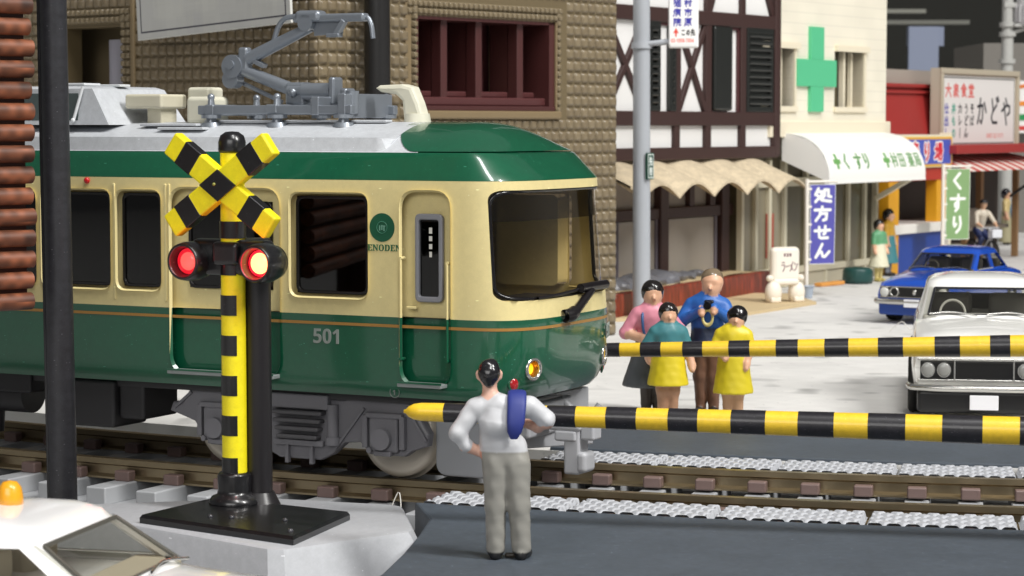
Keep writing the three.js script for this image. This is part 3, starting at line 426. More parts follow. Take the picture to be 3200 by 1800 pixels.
// ---------------------------------------------------------------- crossing signal
const M_yel = dusty('#f0e01c', 0.42, {}, 0.0003, 0.04), M_sigblack = dusty('#161618', 0.3, { clearcoat: 0.3 }, 0.002, 0.3, 0.9);
{
  const g = thing('crossing_signal', 'black and yellow railway crossing signal with crossbuck and two glowing red lamps', 'crossing signal', [-2.62, 0, -21.9], -27);
  const base = [[-3.42, -21.25], [-1.9, -20.1], [-1.5, -21.42], [-2.86, -22.28]].map(([x, z]) => [x, z]).reverse(), rb = (k, y) => base.map(([x, z]) => [-2.42 + (x + 2.42) * k, y, -21.27 + (z + 21.27) * k]);
  const toLocal = (gm) => gm.translate(2.62, 0, 21.9).rotateY(rad(27));
  const b = part(g, 'base_plate', toLocal(loft([rb(1, 0.05), rb(1, 0.1), rb(0.975, 0.13)], { crease: 0.4 })), M_sigblack);
  part(b, 'screw', toLocal(join([ball(0.025, -2.75, 0.135, -21.1), ball(0.025, -2.55, 0.135, -21.05), ball(0.025, -2.05, 0.135, -20.9), ball(0.03, -1.95, 0.13, -20.35)])), M('#3a3a3e', 0.15));
  part(g, 'collar', new THREE.LatheGeometry([[0, 0.1], [0.24, 0.1], [0.25, 0.15], [0.22, 0.2], [0.17, 0.22], [0.16, 0.26], [0.165, 0.4], [0.14, 0.43], [0, 0.43]].map(([x, y]) => new THREE.Vector2(x, y)), 36), M_sigblack);
  const post = part(g, 'post', cyl(0.118, 0.113, 3.1, 0, 1.95, 0, 36), M_yel);
  for (let i = 0; i < 6; i++) part(post, 'black_stripe', new THREE.CylinderGeometry(0.121, 0.121, 0.19, 26, 1, false, rad(-80), rad(128)).translate(0, 0.5 + i * 0.378 - (i === 0 ? 0.02 : 0), 0), M_sigblack);
  part(g, 'backing_strip', box(0.05, 2.3, 0.12, -0.1, 1.4, -0.08, 0.012), M_sigblack);
  part(g, 'rear_post', [cyl(0.125, 0.12, 2.55, 0.165, 1.36, -0.17, 32), cyl(0.2, 0.14, 0.12, 0.165, 0.17, -0.17, 32)], M('#1d1b1d', 0.35));
  part(g, 'cap', new THREE.LatheGeometry([[0, 3.64], [0.06, 3.635], [0.11, 3.6], [0.13, 3.54], [0.13, 3.46], [0.12, 3.44], [0, 3.44]].map(([x, y]) => new THREE.Vector2(x, y)), 32), M_sigblack);
  // crossbuck, two boards with painted black squares
  const L = 1.36, W = 0.24, zc = 0.17, yc = 3.14;
  for (const s of [1, -1]) {
    const bd = part(g, 'crossbuck_board', ext(rrect(-L / 2, L / 2, -W / 2, W / 2, 0.03), 0.12, 0.02), M_yel); bd.position.set(0, yc, zc - 0.06 + (s > 0 ? 0.012 : 0)); bd.rotation.z = s * rad(35.5);
    for (const q of [-0.44, 0.44]) part(bd, 'black_square', box(0.21, W + 0.006, 0.122, q * 0.97, 0, 0.0605, 0.012), M_sigblack);
  }
  const d = part(g, 'centre_plate', ext(shape([[-0.205, 0], [0, -0.15], [0.205, 0], [0, 0.15]]), 0.02, 0.006), M_sigblack); d.position.set(0, yc, zc + 0.068); part(d, 'centre_pin', ball(0.016, -0.03, 0.01, 0.024), M('#8a8a40', 0.2));
  part(g, 'mount_block', box(0.16, 0.24, 0.1, 0, yc, 0.07, 0.02), M_yel);
  part(g, 'mount_sleeve', cyl(0.125, 0.125, 0.16, 0, 2.72, 0, 32), M_sigblack);
  // lamp bar and the two lamps
  part(g, 'lamp_bar', [box(0.86, 0.34, 0.18, 0.0, 2.46, 0.0, 0.06), box(0.3, 0.22, 0.2, 0.0, 2.5, 0.06, 0.05)], M_sigblack);
  const lens = (color) => new THREE.MeshStandardMaterial({ color: '#7a1010', roughness: 0.2, emissive: new THREE.Color(...color), emissiveIntensity: 1 });
  for (const s of [-1, 1]) {
    const lm = part(g, 'lamp', new THREE.LatheGeometry([[0, -0.2], [0.1, -0.18], [0.16, -0.1], [0.185, 0.02], [0.185, 0.16], [0.172, 0.23], [0.15, 0.24], [0.14, 0.22], [0.13, 0.14], [0.125, 0.1], [0, 0.1]].map(([x, y]) => new THREE.Vector2(x, y)), 40).rotateX(Math.PI / 2), M_sigblack); lm.position.set(0.4 * s, 2.42, 0.02);
    part(lm, 'red_reflector', cylZ(0.122, 0.03, 0, 0, 0.12, 36), lens(s > 0 ? [1.7, 0.015, 0.05] : [0.6, 0.008, 0.025]));
    part(lm, 'glowing_lens', ball(0.1, 0, 0, 0.135, s > 0 ? 0.98 : 0.86, s > 0 ? 0.98 : 0.86, 0.3, 20), lens(s > 0 ? [3.2, 1.5, 0.5] : [1.2, 0.16, 0.13]));
    const pl = new THREE.PointLight(new THREE.Color(1, 0.03, 0.04), (s > 0 ? 0.7 : 0.2), 0); pl.name = 'signal_lamp_light'; pl.position.copy(V3(0.4 * s, 2.42, 0.3).applyAxisAngle(V3(0, 1, 0), rad(-27)).add(V3(-2.62, 0, -21.9))); lamps.push(pl);
  }
}
// ---------------------------------------------------------------- gates
const M_gy = dusty('#ecc42c', 0.42, { clearcoat: 0.3 }, 0.0004, 0.05, 0.8), M_gb = dusty('#1c1a1f', 0.38, { clearcoat: 0.3 }, 0.006, 0.4, 0.8);
function gate(label, A, B, rA, rB, cuts, firstYellow, tip) {
  const g = thing('crossing_gate', label, 'crossing gate', A), d = V3(...B).sub(V3(...A)), len = d.length();
  const at = (X) => (X - A[0]) / (B[0] - A[0]) * len, R = (s) => rA + (rB - rA) * s / len, q = new THREE.Quaternion().setFromUnitVectors(V3(0, 1, 0), d.clone().normalize());
  const put = (name, gm, m, p = g) => part(p, name, gm.applyQuaternion(q), m);
  cuts.forEach((X, i) => {
    if (i + 1 === cuts.length) return;
    const a = at(X), b = at(cuts[i + 1]), y = (i % 2 === 0) === firstYellow;
    if (i === 0 && tip) return put('yellow_band', new THREE.LatheGeometry([[0, a - 0.02], [0.018, a - 0.015], [0.022, a + 0.005], [0.05, a + 0.03], [0.074, a + 0.08], [0.085, a + 0.15], [R(b), b]].map(([x, yy]) => new THREE.Vector2(x, yy)), 28), M_gy);
    put(y ? 'yellow_band' : 'black_band', new THREE.CylinderGeometry(R(b) + (y ? 0 : 0.003), R(a) + (y ? 0 : 0.003), b - a + 0.004, 28).translate(0, (a + b) / 2, 0), y ? M_gy : M_gb);
  });
  const e = at(cuts[cuts.length - 1]); put('pivot_arm', new THREE.CylinderGeometry(rB * 1.3, R(e), 1.2, 24).translate(0, e + 0.6, 0), M_gb);
  const p = d.clone().normalize().multiplyScalar(e + 1.2);
  part(g, 'gate_post', [box(0.5, 1.5, 0.5, p.x, p.y - 0.25 - A[1] * 0 - 0.1, p.z, 0.05)], M_gb);
}
gate('black and yellow striped gate arm with pointed yellow tip before the train', [-0.99, 1.04, -21.6], [4.52, 1.0, -20.5], 0.086, 0.127, [-0.99, -0.62, -0.38, -0.14, 0.09, 0.33, 0.59, 0.87, 1.14, 1.43, 1.69, 1.99, 2.29, 2.58, 2.89, 3.19, 3.51, 3.83, 4.17, 4.49, 4.82, 5.15, 5.5], true, true);
gate('black and yellow striped gate arm just before the four standing figures', [1.0, 0.99, -28.05], [5.94, 1.14, -27], 0.08, 0.128, [1.0, 1.3, 1.55, 1.79, 2.05, 2.28, 2.59, 2.83, 3.14, 3.39, 3.7, 3.97, 4.31, 4.59, 4.95, 5.23, 5.57, 5.79, 6.1, 6.4, 6.7], false, false);

// ---------------------------------------------------------------- brown tiled building
function pillow(w, h, d) {   // bulging tile, 32 + 16 triangles
  return surf((u, v) => { const a = u * 2 - 1, b = v * 2 - 1, e = (1 - Math.pow(Math.abs(a), 4)) * (1 - Math.pow(Math.abs(b), 4)); return [a * w / 2, b * h / 2, -0.02 + (d + 0.02) * Math.pow(Math.max(0, e), 0.3)]; }, 6, 6);
}
const M_tile = [M('#7d7059', 0.27), M('#786b55', 0.3), M('#82755e', 0.25)], M_tilewall = M('#6a5d44', 0.5), M_maroon = M('#4a2726', 0.4), M_tan2 = M('#7d6c50', 0.45);
{
  const g = thing('tiled_building', 'bronze brown building faced with bulging square tiles and maroon barred window', 'building', [-2.93, 0, -35.5], 50);
  const TOP = 6.6, XE = 7.4, W = { x0: 2.2, x1: 5.68, y0: 3.95, y1: 5.43 };
  part(g, 'wall', [span(0, W.x0, 0, TOP, -1, 0), span(W.x1, XE, 0, TOP, -1, 0), span(W.x0, W.x1, 0, W.y0, -1, 0), span(W.x0, W.x1, W.y1, TOP, -1, 0), span(XE - 0.2, XE, 0, TOP, -7, -1)], M_tilewall);
  const D = { z0: -6.0, z1: -4.5, y0: 3.2, y1: 5.35 };
  part(g, 'wall', [span(0.001, 0.4, 0, TOP, D.z1, -1), span(0.001, 0.4, 0, TOP, -9, D.z0), span(0.001, 0.4, 0, D.y0, D.z0, D.z1), span(0.001, 0.4, D.y1, TOP, D.z0, D.z1)], M_tilewall);
  part(g, 'roof', span(0.05, XE - 0.02, TOP - 0.05, TOP + 0.1, -9, 0), M_tilewall);
  part(g, 'inner_wall', span(1.0, 1.1, 0, TOP - 0.1, -9, -1.1), M('#6a5d44', 0.8));
  const tg = pillow(0.194, 0.194, 0.042), lit = [], rest = [], seen = [];
  for (let j = 0; j < 33; j++) for (let i = 0; i < 37; i++) {
    const x = 0.1 + i * 0.2, y = 0.1 + j * 0.2; if (x > 1.95 && x < 5.95 && y > 3.72 && y < 5.72) continue;
    ((y > 3.3 && y < 6.1) || x > 6.7 && y < 6.1 ? seen : rest).push([x, y, 0]);
  }
  seen.sort((a, b) => a[0] - b[0]);
  const near = seen.filter((p, i) => p[0] < 1.9 || p[0] > 5.9), pick = near.slice(0, 290), left = seen.filter((p) => !pick.includes(p));
  pick.forEach(([x, y], i) => { const m = part(g, 'tile', tg, M_tile[(i * 7 + (i >> 3)) % 3]); m.position.set(x, y, 0.001); });
  const stuff = [...left, ...rest].map(([x, y]) => tg.clone().translate(x, y, 0.001));
  for (let j = 15; j < 33; j++) for (let i = 0; i < 40; i++) { const z = -0.1 - i * 0.2, y = 0.1 + j * 0.2; if (z > D.z0 - 0.22 && z < D.z1 + 0.22 && y < D.y1 + 0.25) continue; stuff.push(tg.clone().rotateY(-Math.PI / 2).translate(-0.001, y, z)); }
  part(g, 'tile_field', stuff, M_tile[1]).userData.kind = 'stuff';
  // window on the lit face
  const wn = part(g, 'window', [span(W.x0, W.x1, W.y0 - 0.02, W.y0 + 0.06, -0.95, 0.02, 0.01), span(W.x0, W.x1, W.y1 - 0.05, W.y1, -0.95, -0.002), span(W.x0 - 0.001, W.x0 + 0.05, W.y0, W.y1, -0.95, -0.002), span(W.x1 - 0.14, W.x1, W.y0, W.y1, -0.95, -0.002)], M_maroon);
  for (const x of [3.0, 3.86, 4.92]) part(wn, 'bar', [span(x - 0.08, x + 0.08, W.y0, W.y1, -0.34, -0.12, 0.02), span(x - 0.06, x + 0.3, W.y0, W.y1, -0.75, -0.36)], M_maroon);
  part(wn, 'lower_rail', [span(W.x0, W.x1, W.y0 + 0.06, W.y0 + 0.2, -0.5, -0.1, 0.03), span(W.x0, W.x1, W.y0 + 0.2, W.y0 + 0.3, -0.6, -0.34, 0.03)], M('#553030', 0.35));
  part(wn, 'back_panel', span(W.x0, W.x1, W.y0, W.y1, -0.98, -0.9), M('#52282b', 0.6));
  part(wn, 'blind', [span(4.1, 4.42, W.y0, W.y1, -0.89, -0.86), span(5.0, 5.2, W.y0, W.y1, -0.89, -0.86)], M('#8a8064', 0.6));
  const bead = pillow(0.118, 0.118, 0.06), bs = [];
  for (const [dx, k] of [[0.07, 0], [0.19, 1]]) { for (let x = W.x0 - 0.2; x < W.x1 + 0.2; x += 0.122) bs.push(bead.clone().translate(x, W.y1 + dx, 0.01)); if (k === 0 || true) for (let y = W.y0 - 0.0; y < W.y1 + 0.2; y += 0.122) { if (k === 0) { bs.push(bead.clone().translate(W.x0 - dx, y, 0.01)); bs.push(bead.clone().translate(W.x1 + dx, y, 0.01)); } } }
  part(wn, 'bead_trim', bs, M_tile[0]).userData.kind = 'stuff';
  part(wn, 'sill', [span(W.x0 - 0.1, W.x1 + 0.1, W.y0 - 0.16, W.y0 - 0.02, -0.1, 0.1, 0.04), span(W.x0 - 0.28, W.x0 - 0.14, W.y0 - 0.16, W.y1 + 0.3, -0.1, 0.03, 0.02), span(W.x1 + 0.0, W.x1 + 0.05, W.y0, W.y1, -0.1, 0.04, 0.02)], M_tan2);
  // window on the shaded face
  const w2 = part(g, 'window', [span(0.05, 0.5, D.y1 - 0.04, D.y1, D.z0, D.z1), span(0.05, 0.5, D.y0, D.y1, D.z1 - 0.05, D.z1)], M('#6a5d44', 0.6));
  const b2 = [];
  for (const dx of [0.07, 0.2]) { for (let z = D.z0 - 0.2; z < D.z1 + 0.2; z += 0.125) b2.push(bead.clone().rotateY(-Math.PI / 2).translate(-0.01, D.y1 + dx, z)); for (let y = D.y0; y < D.y1 + 0.2; y += 0.125) { b2.push(bead.clone().rotateY(-Math.PI / 2).translate(-0.01, y, D.z1 + dx)); } }
  part(w2, 'bead_trim', b2, M_tile[0]).userData.kind = 'stuff';
  part(w2, 'sill', span(-0.08, 0.05, 3.2, D.y1 + 0.42, D.z1 + 0.27, D.z1 + 0.37, 0.03), M_tan2);
  part(w2, 'inner_post', cyl(0.24, 0.24, 2.4, 0.34, 3.9, D.z1 - 0.36, 20), M('#8f8d97', 0.5));
  part(w2, 'dark_room', span(0.95, 1.0, 2.5, 6, -7.5, -2), M('#6a5d44', 0.8));
}
{
  const tx = canvasTex(512, 256, (c, w, h) => { c.fillStyle = '#b9b9b6'; c.fillRect(0, 0, w, h); for (let i = 0; i < 60; i++) { c.fillStyle = i % 2 ? 'rgba(170,172,172,0.16)' : 'rgba(205,205,200,0.16)'; c.fillRect(rr(0, 500), rr(0, 240), rr(20, 90), rr(20, 120)); } c.strokeStyle = '#2a2833'; c.lineWidth = 3; c.strokeRect(13, 13, w - 26, h - 28); });
  const g = thing('blank_signboard', 'blank pale signboard with a thin dark border hung on the tiled wall', 'signboard', [-2.93, 0, -35.5], 50);
  const b = part(g, 'board', box(0.05, 1.8, 3.45, 0, 0, 0, 0.012), M('#cfcfca', 0.6)); b.position.set(-0.62, 6.02, -1.7); b.rotation.x = -0.055;
  part(b, 'board_print', new THREE.PlaneGeometry(3.42, 1.77).rotateY(-Math.PI / 2).translate(-0.028, 0, 0), printed(tx));
  part(g, 'bracket', [rod([0, 6.3, -0.6], [-0.6, 6.3, -0.6], 0.03), rod([0, 6.2, -2.8], [-0.6, 6.2, -2.8], 0.03)], M_dark);
}
// ---------------------------------------------------------------- half-timbered cafe
{
  const g = thing('half_timbered_house', 'white half-timbered house with dark brown beams and black shutters', 'house', [1.0, 0, -45.2], 56);
  const wt = M('#e9e8e6', 0.7), bm = M('#3b2522', 0.55), sh = M('#1f211f', 0.35), R = 8.72;
  part(g, 'upper_wall', span(-3, R, 3.02, 8, -5, 0), wt);
  part(g, 'ground_wall', span(-3, R - 0.5, 0, 3.02, -5, -0.5), M('#8a8178', 0.7));
  const B = (x0, y0, x1, y1, w = 0.26, t = 0.14) => part(g, 'beam', bar([x0, y0, 0.03], [x1, y1, 0.03], w, t + rr(-0.02, 0.02)), bm);
  B(-3, 3.1, R, 3.1, 0.26, 0.2); B(-3, 3.83, R, 3.83, 0.3, 0.18); B(-3, 5.95, R, 5.95, 0.3, 0.18);
  for (const x of [1.4, 2.9, 4.24, 5.55, 7.1]) B(x, 3.2, x, 3.72, 0.22, 0.13);
  part(g, 'corner_post', bar([R - 0.08, 3.0, 0.02], [R - 0.08, 8, 0.02], 0.26, 0.24), bm);
  for (const x of [2.9, 4.24, 5.55, 7.08]) B(x, 3.95, x, 5.84, 0.24, 0.15);
  B(4.34, 4.0, 5.46, 5.8, 0.14, 0.12); B(5.46, 4.0, 4.34, 5.8, 0.14, 0.1); B(1.5, 5.8, 2.9, 4.0, 0.14, 0.1); B(1.5, 4.0, 2.9, 5.8, 0.14, 0.12);
  B(5.6, 6.05, 6.3, 7.4, 0.16, 0.1); B(7.1, 6.05, 7.1, 8, 0.2, 0.13); B(8.55, 6.05, 7.8, 7.4, 0.16, 0.1); B(5.55, 6.05, 5.55, 8, 0.2, 0.13);
  // windows and shutters
  for (const [a, b] of [[3.02, 4.14], [5.66, 7.0]]) { const w = part(g, 'window', span(a, b, 3.98, 5.82, -0.3, -0.005), M('#4e2a2c', 0.6)); part(w, 'frame', [span(a, a + 0.1, 3.98, 5.82, -0.02, 0.06), span(b - 0.1, b, 3.98, 5.82, -0.02, 0.06), span(a, b, 5.74, 5.82, -0.02, 0.06)], M('#4e2a2c', 0.4)); }
  function shutter(x0, x1, yaw) {
    const s = part(g, 'shutter', [span(0, 0.12, 0, 1.84, 0, 0.1, 0.02), span(x1 - x0 - 0.12, x1 - x0, 0, 1.84, 0, 0.1, 0.02), span(0.1, x1 - x0 - 0.1, 1.72, 1.84, 0, 0.1, 0.02), span(0.1, x1 - x0 - 0.1, 0, 0.12, 0, 0.1, 0.02), span(0.05, x1 - x0 - 0.05, 0.05, 1.8, 0, 0.03)], sh); s.position.set(x0, 3.98, 0.02); s.rotation.y = rad(yaw);
    const sl = cylX(0.055, x1 - x0 - 0.2, (x1 - x0) / 2, 0, 0.06, 12); for (let i = 0; i < 11; i++) { const m = part(s, 'slat', sl, sh); m.position.y = 0.2 + i * 0.147; }
  }
  shutter(7.22, 8.45, 0); shutter(3.05, 3.5, 0); shutter(3.9, 4.15, 0);
  part(g, 'shutter', [span(5.72, 6.5, 4.0, 5.8, 0.0, 0.16, 0.06)], sh);
  // ground floor
  for (const x of [0.6, 4.45, 7.1]) part(g, 'post', bar([x, 0.1, -0.42], [x, 3.0, -0.42], 0.34, 0.2), bm);
  part(g, 'post', bar([R - 0.5, 0, -0.5], [R - 0.5, 3.0, -0.5], 0.4, 0.3), bm);
  part(g, 'cross_beam', [span(-3, R - 0.5, 1.72, 1.96, -0.5, -0.36, 0.03), span(5.6, 5.8, 1.96, 3, -0.5, -0.38), span(6.5, 6.7, 1.96, 3, -0.5, -0.38)], bm);
  for (const [a, b] of [[0.9, 2.6], [2.7, 4.2], [4.7, 6.75]]) { const w = part(g, 'window', span(a, b, 0.5, 1.7, -0.48, -0.44), M('#9c948a', 0.4)); part(w, 'jamb', span(b, b + 0.08, 0.5, 1.72, -0.5, -0.4), M('#6c6670', 0.5)); part(w, 'jamb', span(a - 0.08, a, 0.5, 1.72, -0.5, -0.4), M('#6c6670', 0.5)); }
  // wavy awning
  const aw = (t) => surf((u, v) => { const x = 0.6 + 7.5 * u, q = (x - 2.5) / 1.42, a = Math.abs(Math.sin(Math.PI * (q - Math.floor(q)))); return [x, 2.98 - 0.62 * v + (0.08 + 0.2 * v) * (a - 0.3) + t, -0.1 + 1.25 * v]; }, 150, 10, t < 0);
  part(g, 'awning', [aw(0), aw(-0.05), surf((u, v) => { const x = 0.6 + 7.5 * u, q = (x - 2.5) / 1.42, a = Math.abs(Math.sin(Math.PI * (q - Math.floor(q)))); return [x, 2.36 + 0.28 * (a - 0.3) - 0.05 * v, 1.15]; }, 150, 1)], dusty('#cbbb9f', 0.7, {}, 0.001, 0.1, 2));
}
{ // planter with rocks
  const A = V3(2.2, 0, -44.6), Bv = V3(5.72, 0, -51.6), L = A.distanceTo(Bv), yaw = Math.atan2(-(Bv.z - A.z), Bv.x - A.x) * 180 / Math.PI;
  const g = thing('planter', 'red brick planter kerb with grey rocks and moss under the wavy awning', 'planter', [A.x, 0, A.z], yaw);
  const kt = dataTex(256, (u, v) => { const k = 0.8 + 0.35 * (nB(u * 40, v * 8) - 0.5) + 0.2 * (nA(u * 8, v * 8) - 0.5); return [0.62 * k, 0.25 * k, 0.16 * k]; }, true, [0.5, 0.5]);
  part(g, 'kerb', boxUV(span(-0.5, L, 0, 0.48, -0.2, 0, 0.02)), new THREE.MeshPhysicalMaterial({ map: kt, roughness: 0.45 }));
  part(g, 'soil', surf((u, v) => [-0.5 + (L + 0.5) * u, 0.44 + 0.06 * nA(u * 12, v * 3), -0.19 - 1.3 * v], 40, 8), M_tan);
  const rg = new THREE.IcosahedronGeometry(0.3, 3); { const p = rg.attributes.position; for (let i = 0; i < p.count; i++) { const k = 0.8 + 0.4 * nA(p.getX(i) * 6 + 3, p.getZ(i) * 6 + p.getY(i) * 5); p.setXYZ(i, p.getX(i) * k * 1.3, p.getY(i) * k * 0.55, p.getZ(i) * k); } rg.computeVertexNormals(); }
  [[1.0, 1.1, 0], [1.7, 0.8, 1], [2.4, 1.25, 2], [3.2, 1.35, 0.5], [4.0, 0.9, 2.2], [4.6, 0.7, 1], [5.4, 0.6, 2]].forEach(([x, s, r]) => { const m = part(g, 'rock', rg, M('#6f7076', 0.25)); m.position.set(x, 0.52, -0.62 - 0.08 * r); m.scale.setScalar(s); m.rotation.y = r; });
  [[1.3, 0.9], [0.6, 0.8], [4.2, 0.7], [5.1, 0.6], [5.9, 0.7]].forEach(([x, s]) => { const m = part(g, 'moss', rg, M('#7d8f2a', 0.9)); m.position.set(x, 0.5, -1.05); m.scale.set(s, s * 0.7, s * 0.8); m.rotation.y = x; });
}
{ // white plaster noodle-shop sign
  const g = thing('noodle_sign', 'white plaster standing sign with painted lettering on tan pavement', 'sign', [5.62, 0.05, -48.1], 22);
  const w = M('#ece4d6', 0.5);
  part(g, 'board', box(0.66, 0.74, 0.2, 0, 0.77, 0, 0.1), w);
  part(g, 'base', [ball(0.2, -0.28, 0.2, 0.05, 0.9, 1.25, 0.8), ball(0.2, 0.3, 0.2, -0.02, 0.9, 1.25, 0.8), box(0.24, 0.12, 0.3, -0.28, 0.06, 0.05, 0.04), box(0.24, 0.12, 0.3, 0.3, 0.06, -0.02, 0.04), box(0.6, 0.14, 0.26, 0, 0.42, 0, 0.06)], w);
  part(g, 'knob', [ball(0.07, -0.37, 0.5, 0.05), ball(0.07, 0.36, 0.5, 0.05)], w);
  const tx = canvasTex(256, 256, (c, W, h) => { c.fillStyle = '#efe8dc'; c.fillRect(0, 0, W, h); c.strokeStyle = '#5a2a3c'; ['市', '田', '市'].forEach((q, i) => glyph(c, q, 80 + i * 34, 24, 26, 34, 6)); ['ラ', '−', 'メ', 'ン'].forEach((q, i) => glyph(c, q, 50 + i * 50, 96, 52, 110, 10)); });
  part(g, 'lettering', new THREE.PlaneGeometry(0.5, 0.55).translate(0.02, 0.79, 0.103), printed(tx, 0.5));
}
// ---------------------------------------------------------------- pharmacy
const sideTex = dataTex(256, (u, v) => { const l = (v * 16) % 1, k = l < 0.05 ? 0.93 : 1, n = 0.98 + 0.04 * nA(u * 9, v * 9); return [0.91 * k * n, 0.885 * k * n, 0.815 * k * n]; }, true, [0.25, 0.25]);
{
  const g = thing('pharmacy', 'cream pharmacy building with a green cross and white rounded awning', 'building', [5.9, 0, -52.5], 56);
  const cw = new THREE.MeshPhysicalMaterial({ map: sideTex, roughness: 0.7 }), cr = M('#e6dcc4', 0.6), dk = M('#4c4636', 0.35), X0 = -1.3, X1 = 5.8;
  const ops = [[-0.75, 0.86], [2.97, 4.5]];
  part(g, 'upper_wall', boxUV(cut(span(X0 + 0.9, X1, 3.5, 8, -6, 0), ops.map(([a, b]) => span(a, b, 4.12, 5.42, -0.35, 1)))), cw);
  for (const [a, b] of ops) { const w = part(g, 'window', [span(a - 0.06, b + 0.14, 4.0, 4.12, -0.3, 0.07), span(a - 0.02, b + 0.2, 5.42, 5.56, -0.3, 0.1), span(b, b + 0.1, 4.12, 5.42, -0.3, 0.05), span((a + b) / 2 - 0.05, (a + b) / 2 + 0.05, 4.12, 5.42, -0.24, -0.12), span(b - 0.28, b - 0.2, 4.12, 5.42, -0.28, -0.18)], cr); part(w, 'pane', span(a, b, 4.12, 5.42, -0.34, -0.3), M('#5d553f', 0.15)); }
  part(g, 'cornice', span(X0 + 0.9, X1 + 0.08, 3.42, 3.78, -0.3, 0.1, 0.02), cr);
  part(g, 'green_cross', [span(0.92, 2.9, 4.58, 5.2, -0.02, 0.09, 0.008), span(1.6, 2.25, 4.0, 4.578, -0.02, 0.088, 0.008), span(1.6, 2.25, 5.202, 5.95, -0.02, 0.088, 0.008)], M('#58bf8d', 0.5));
  // awning: rounded hood with printed lettering
  const tx = canvasTex(1024, 512, (c, w, h) => {
    c.fillStyle = '#f3f2ee'; c.fillRect(0, 0, w, h); c.fillStyle = '#6da55c'; c.strokeStyle = '#6d9a62';
    const pl = (x, y) => { c.fillRect(x + 22, y, 24, 104); c.fillRect(x, y + 36, 68, 32); };
    pl(70, 286); ['く', 'す', 'り'].forEach((q, i) => glyph(c, q, 158 + [0, 122, 208][i], 282, 78, 112, 16)); pl(586, 286); ['村', '田', '薬', '局'].forEach((q, i) => glyph(c, q, 672 + [0, 80, 180, 256][i], 282, 66, 112, 11));
  });
  const prof = [[0.02, 3.52], [0.35, 3.48], [0.7, 3.36], [0.98, 3.14], [1.14, 2.86], [1.2, 2.6], [1.2, 2.42]];
  const lens = [0]; for (let i = 1; i < prof.length; i++) lens.push(lens[i - 1] + Math.hypot(prof[i][0] - prof[i - 1][0], prof[i][1] - prof[i - 1][1]));
  const cur = new THREE.CatmullRomCurve3(prof.map(([z, y]) => V3(0, y, z)));
  const s = surf((u, v) => { const p = cur.getPoint(v); return [0.3 + 5.2 * u, p.y, p.z]; }, 8, 24, false);
  { const uv = s.attributes.uv; for (let i = 0; i < uv.count; i++) uv.setXY(i, uv.getX(i), 1 - uv.getY(i)); }
  const aw = part(g, 'awning', s, printed(tx, 0.5));
  const capS = new THREE.Shape(); prof.forEach(([z, y], i) => (i ? capS.lineTo(z, y) : capS.moveTo(z, y))); capS.lineTo(0.02, 2.9);
  part(aw, 'end_cap', [new THREE.ShapeGeometry(capS).rotateY(-Math.PI / 2).translate(5.5, 0, 0), new THREE.ShapeGeometry(capS).rotateY(-Math.PI / 2).translate(0.3, 0, 0), surf((u, v) => { const p = cur.getPoint(v); return [0.3 + 5.2 * u, p.y - 0.03, p.z - 0.04]; }, 2, 24, true), span(0.3, 5.5, 2.38, 2.42, 1.1, 1.21)], M('#f0efeb', 0.5));
  // ground floor
  part(g, 'ground_wall', span(X0, X1 - 0.02, 0, 3.42, -6, -0.25), dk);
  for (const x of [-1.25, -0.6, 0.05, 0.8, 1.9, 2.9, 4.1, 5.0, 5.65]) part(g, 'mullion', span(x - 0.06, x + 0.06, 0, 2.9, -0.26, -0.12, 0.01), M('#c9c2ab', 0.55));
  for (const [a, b] of [[-1.2, -0.65], [-0.55, 0.0], [0.1, 0.75], [0.85, 1.85], [1.95, 2.85], [2.95, 4.05], [4.15, 4.95]]) part(g, 'pane', span(a, b, 0.45, 2.3, -0.25, -0.2), M(a < 0.7 ? '#837b66' : '#5b543f', 0.12));
  part(g, 'rail', [span(X0, X1, 2.3, 2.5, -0.27, -0.1, 0.01), span(X0, X1, 0.3, 0.45, -0.27, -0.1, 0.01)], M('#c9c2ab', 0.55));
  part(g, 'kick_panel', span(X0, X1 - 0.3, 0, 0.3, -0.26, -0.15), M('#b9b19c', 0.6));
  part(g, 'awning_bracket', [bar([5.5, 1.9, -0.1], [5.5, 2.4, 0.8], 0.12, 0.12)], cr);
  part(g, 'red_poster', span(-0.05, 0.3, 0.7, 1.7, -0.19, -0.17), M('#9c4434', 0.6));
}
function banner(label, pos, yaw, w, h, y0, ground, chars) {
  const g = thing('banner_flag', label, 'banner', pos, yaw), pm = M('#e9e4da', 0.5);
  part(g, 'pole', [cyl(0.045, 0.045, y0 + h + 0.12, -w / 2 - 0.07, (y0 + h + 0.12) / 2, 0, 12), rod([-w / 2 - 0.1, y0 + h + 0.06, 0], [w / 2 + 0.04, y0 + h + 0.06, 0], 0.03), cyl(0.16, 0.14, 0.06, -w / 2 - 0.07, 0.03, 0, 20)], pm);
  for (let i = 0; i < 5; i++) part(g, 'loop', box(0.12, 0.05, 0.05, -w / 2 - 0.02, y0 + 0.1 + i * (h - 0.2) / 4, 0, 0.01), pm);
  const n = chars.length, tx = canvasTex(256, Math.round(256 * h / w), (c, W, H) => { c.fillStyle = ground; c.fillRect(0, 0, W, H); c.strokeStyle = '#eef0ea'; c.lineWidth = 6; c.strokeRect(1, 1, W - 2, H - 2); const s = (H - 50) / n; [...chars].forEach((q, i) => glyph(c, q, 38, 30 + i * s, W - 76, s * 0.82, 27)); });
  const f = (z) => surf((u, v) => [(u - 0.5) * w, y0 + v * h, z + 0.015 * Math.sin(u * 5 + v * 3)], 10, 16, z < 0);
  part(g, 'cloth', [f(0.006), f(-0.006)], printed(tx, 0.7));
}
banner('blue vertical banner with white lettering before the pharmacy windows', [6.7, 0, -50.4], 22, 0.62, 1.72, 0.7, '#5452a6', '処方せん');
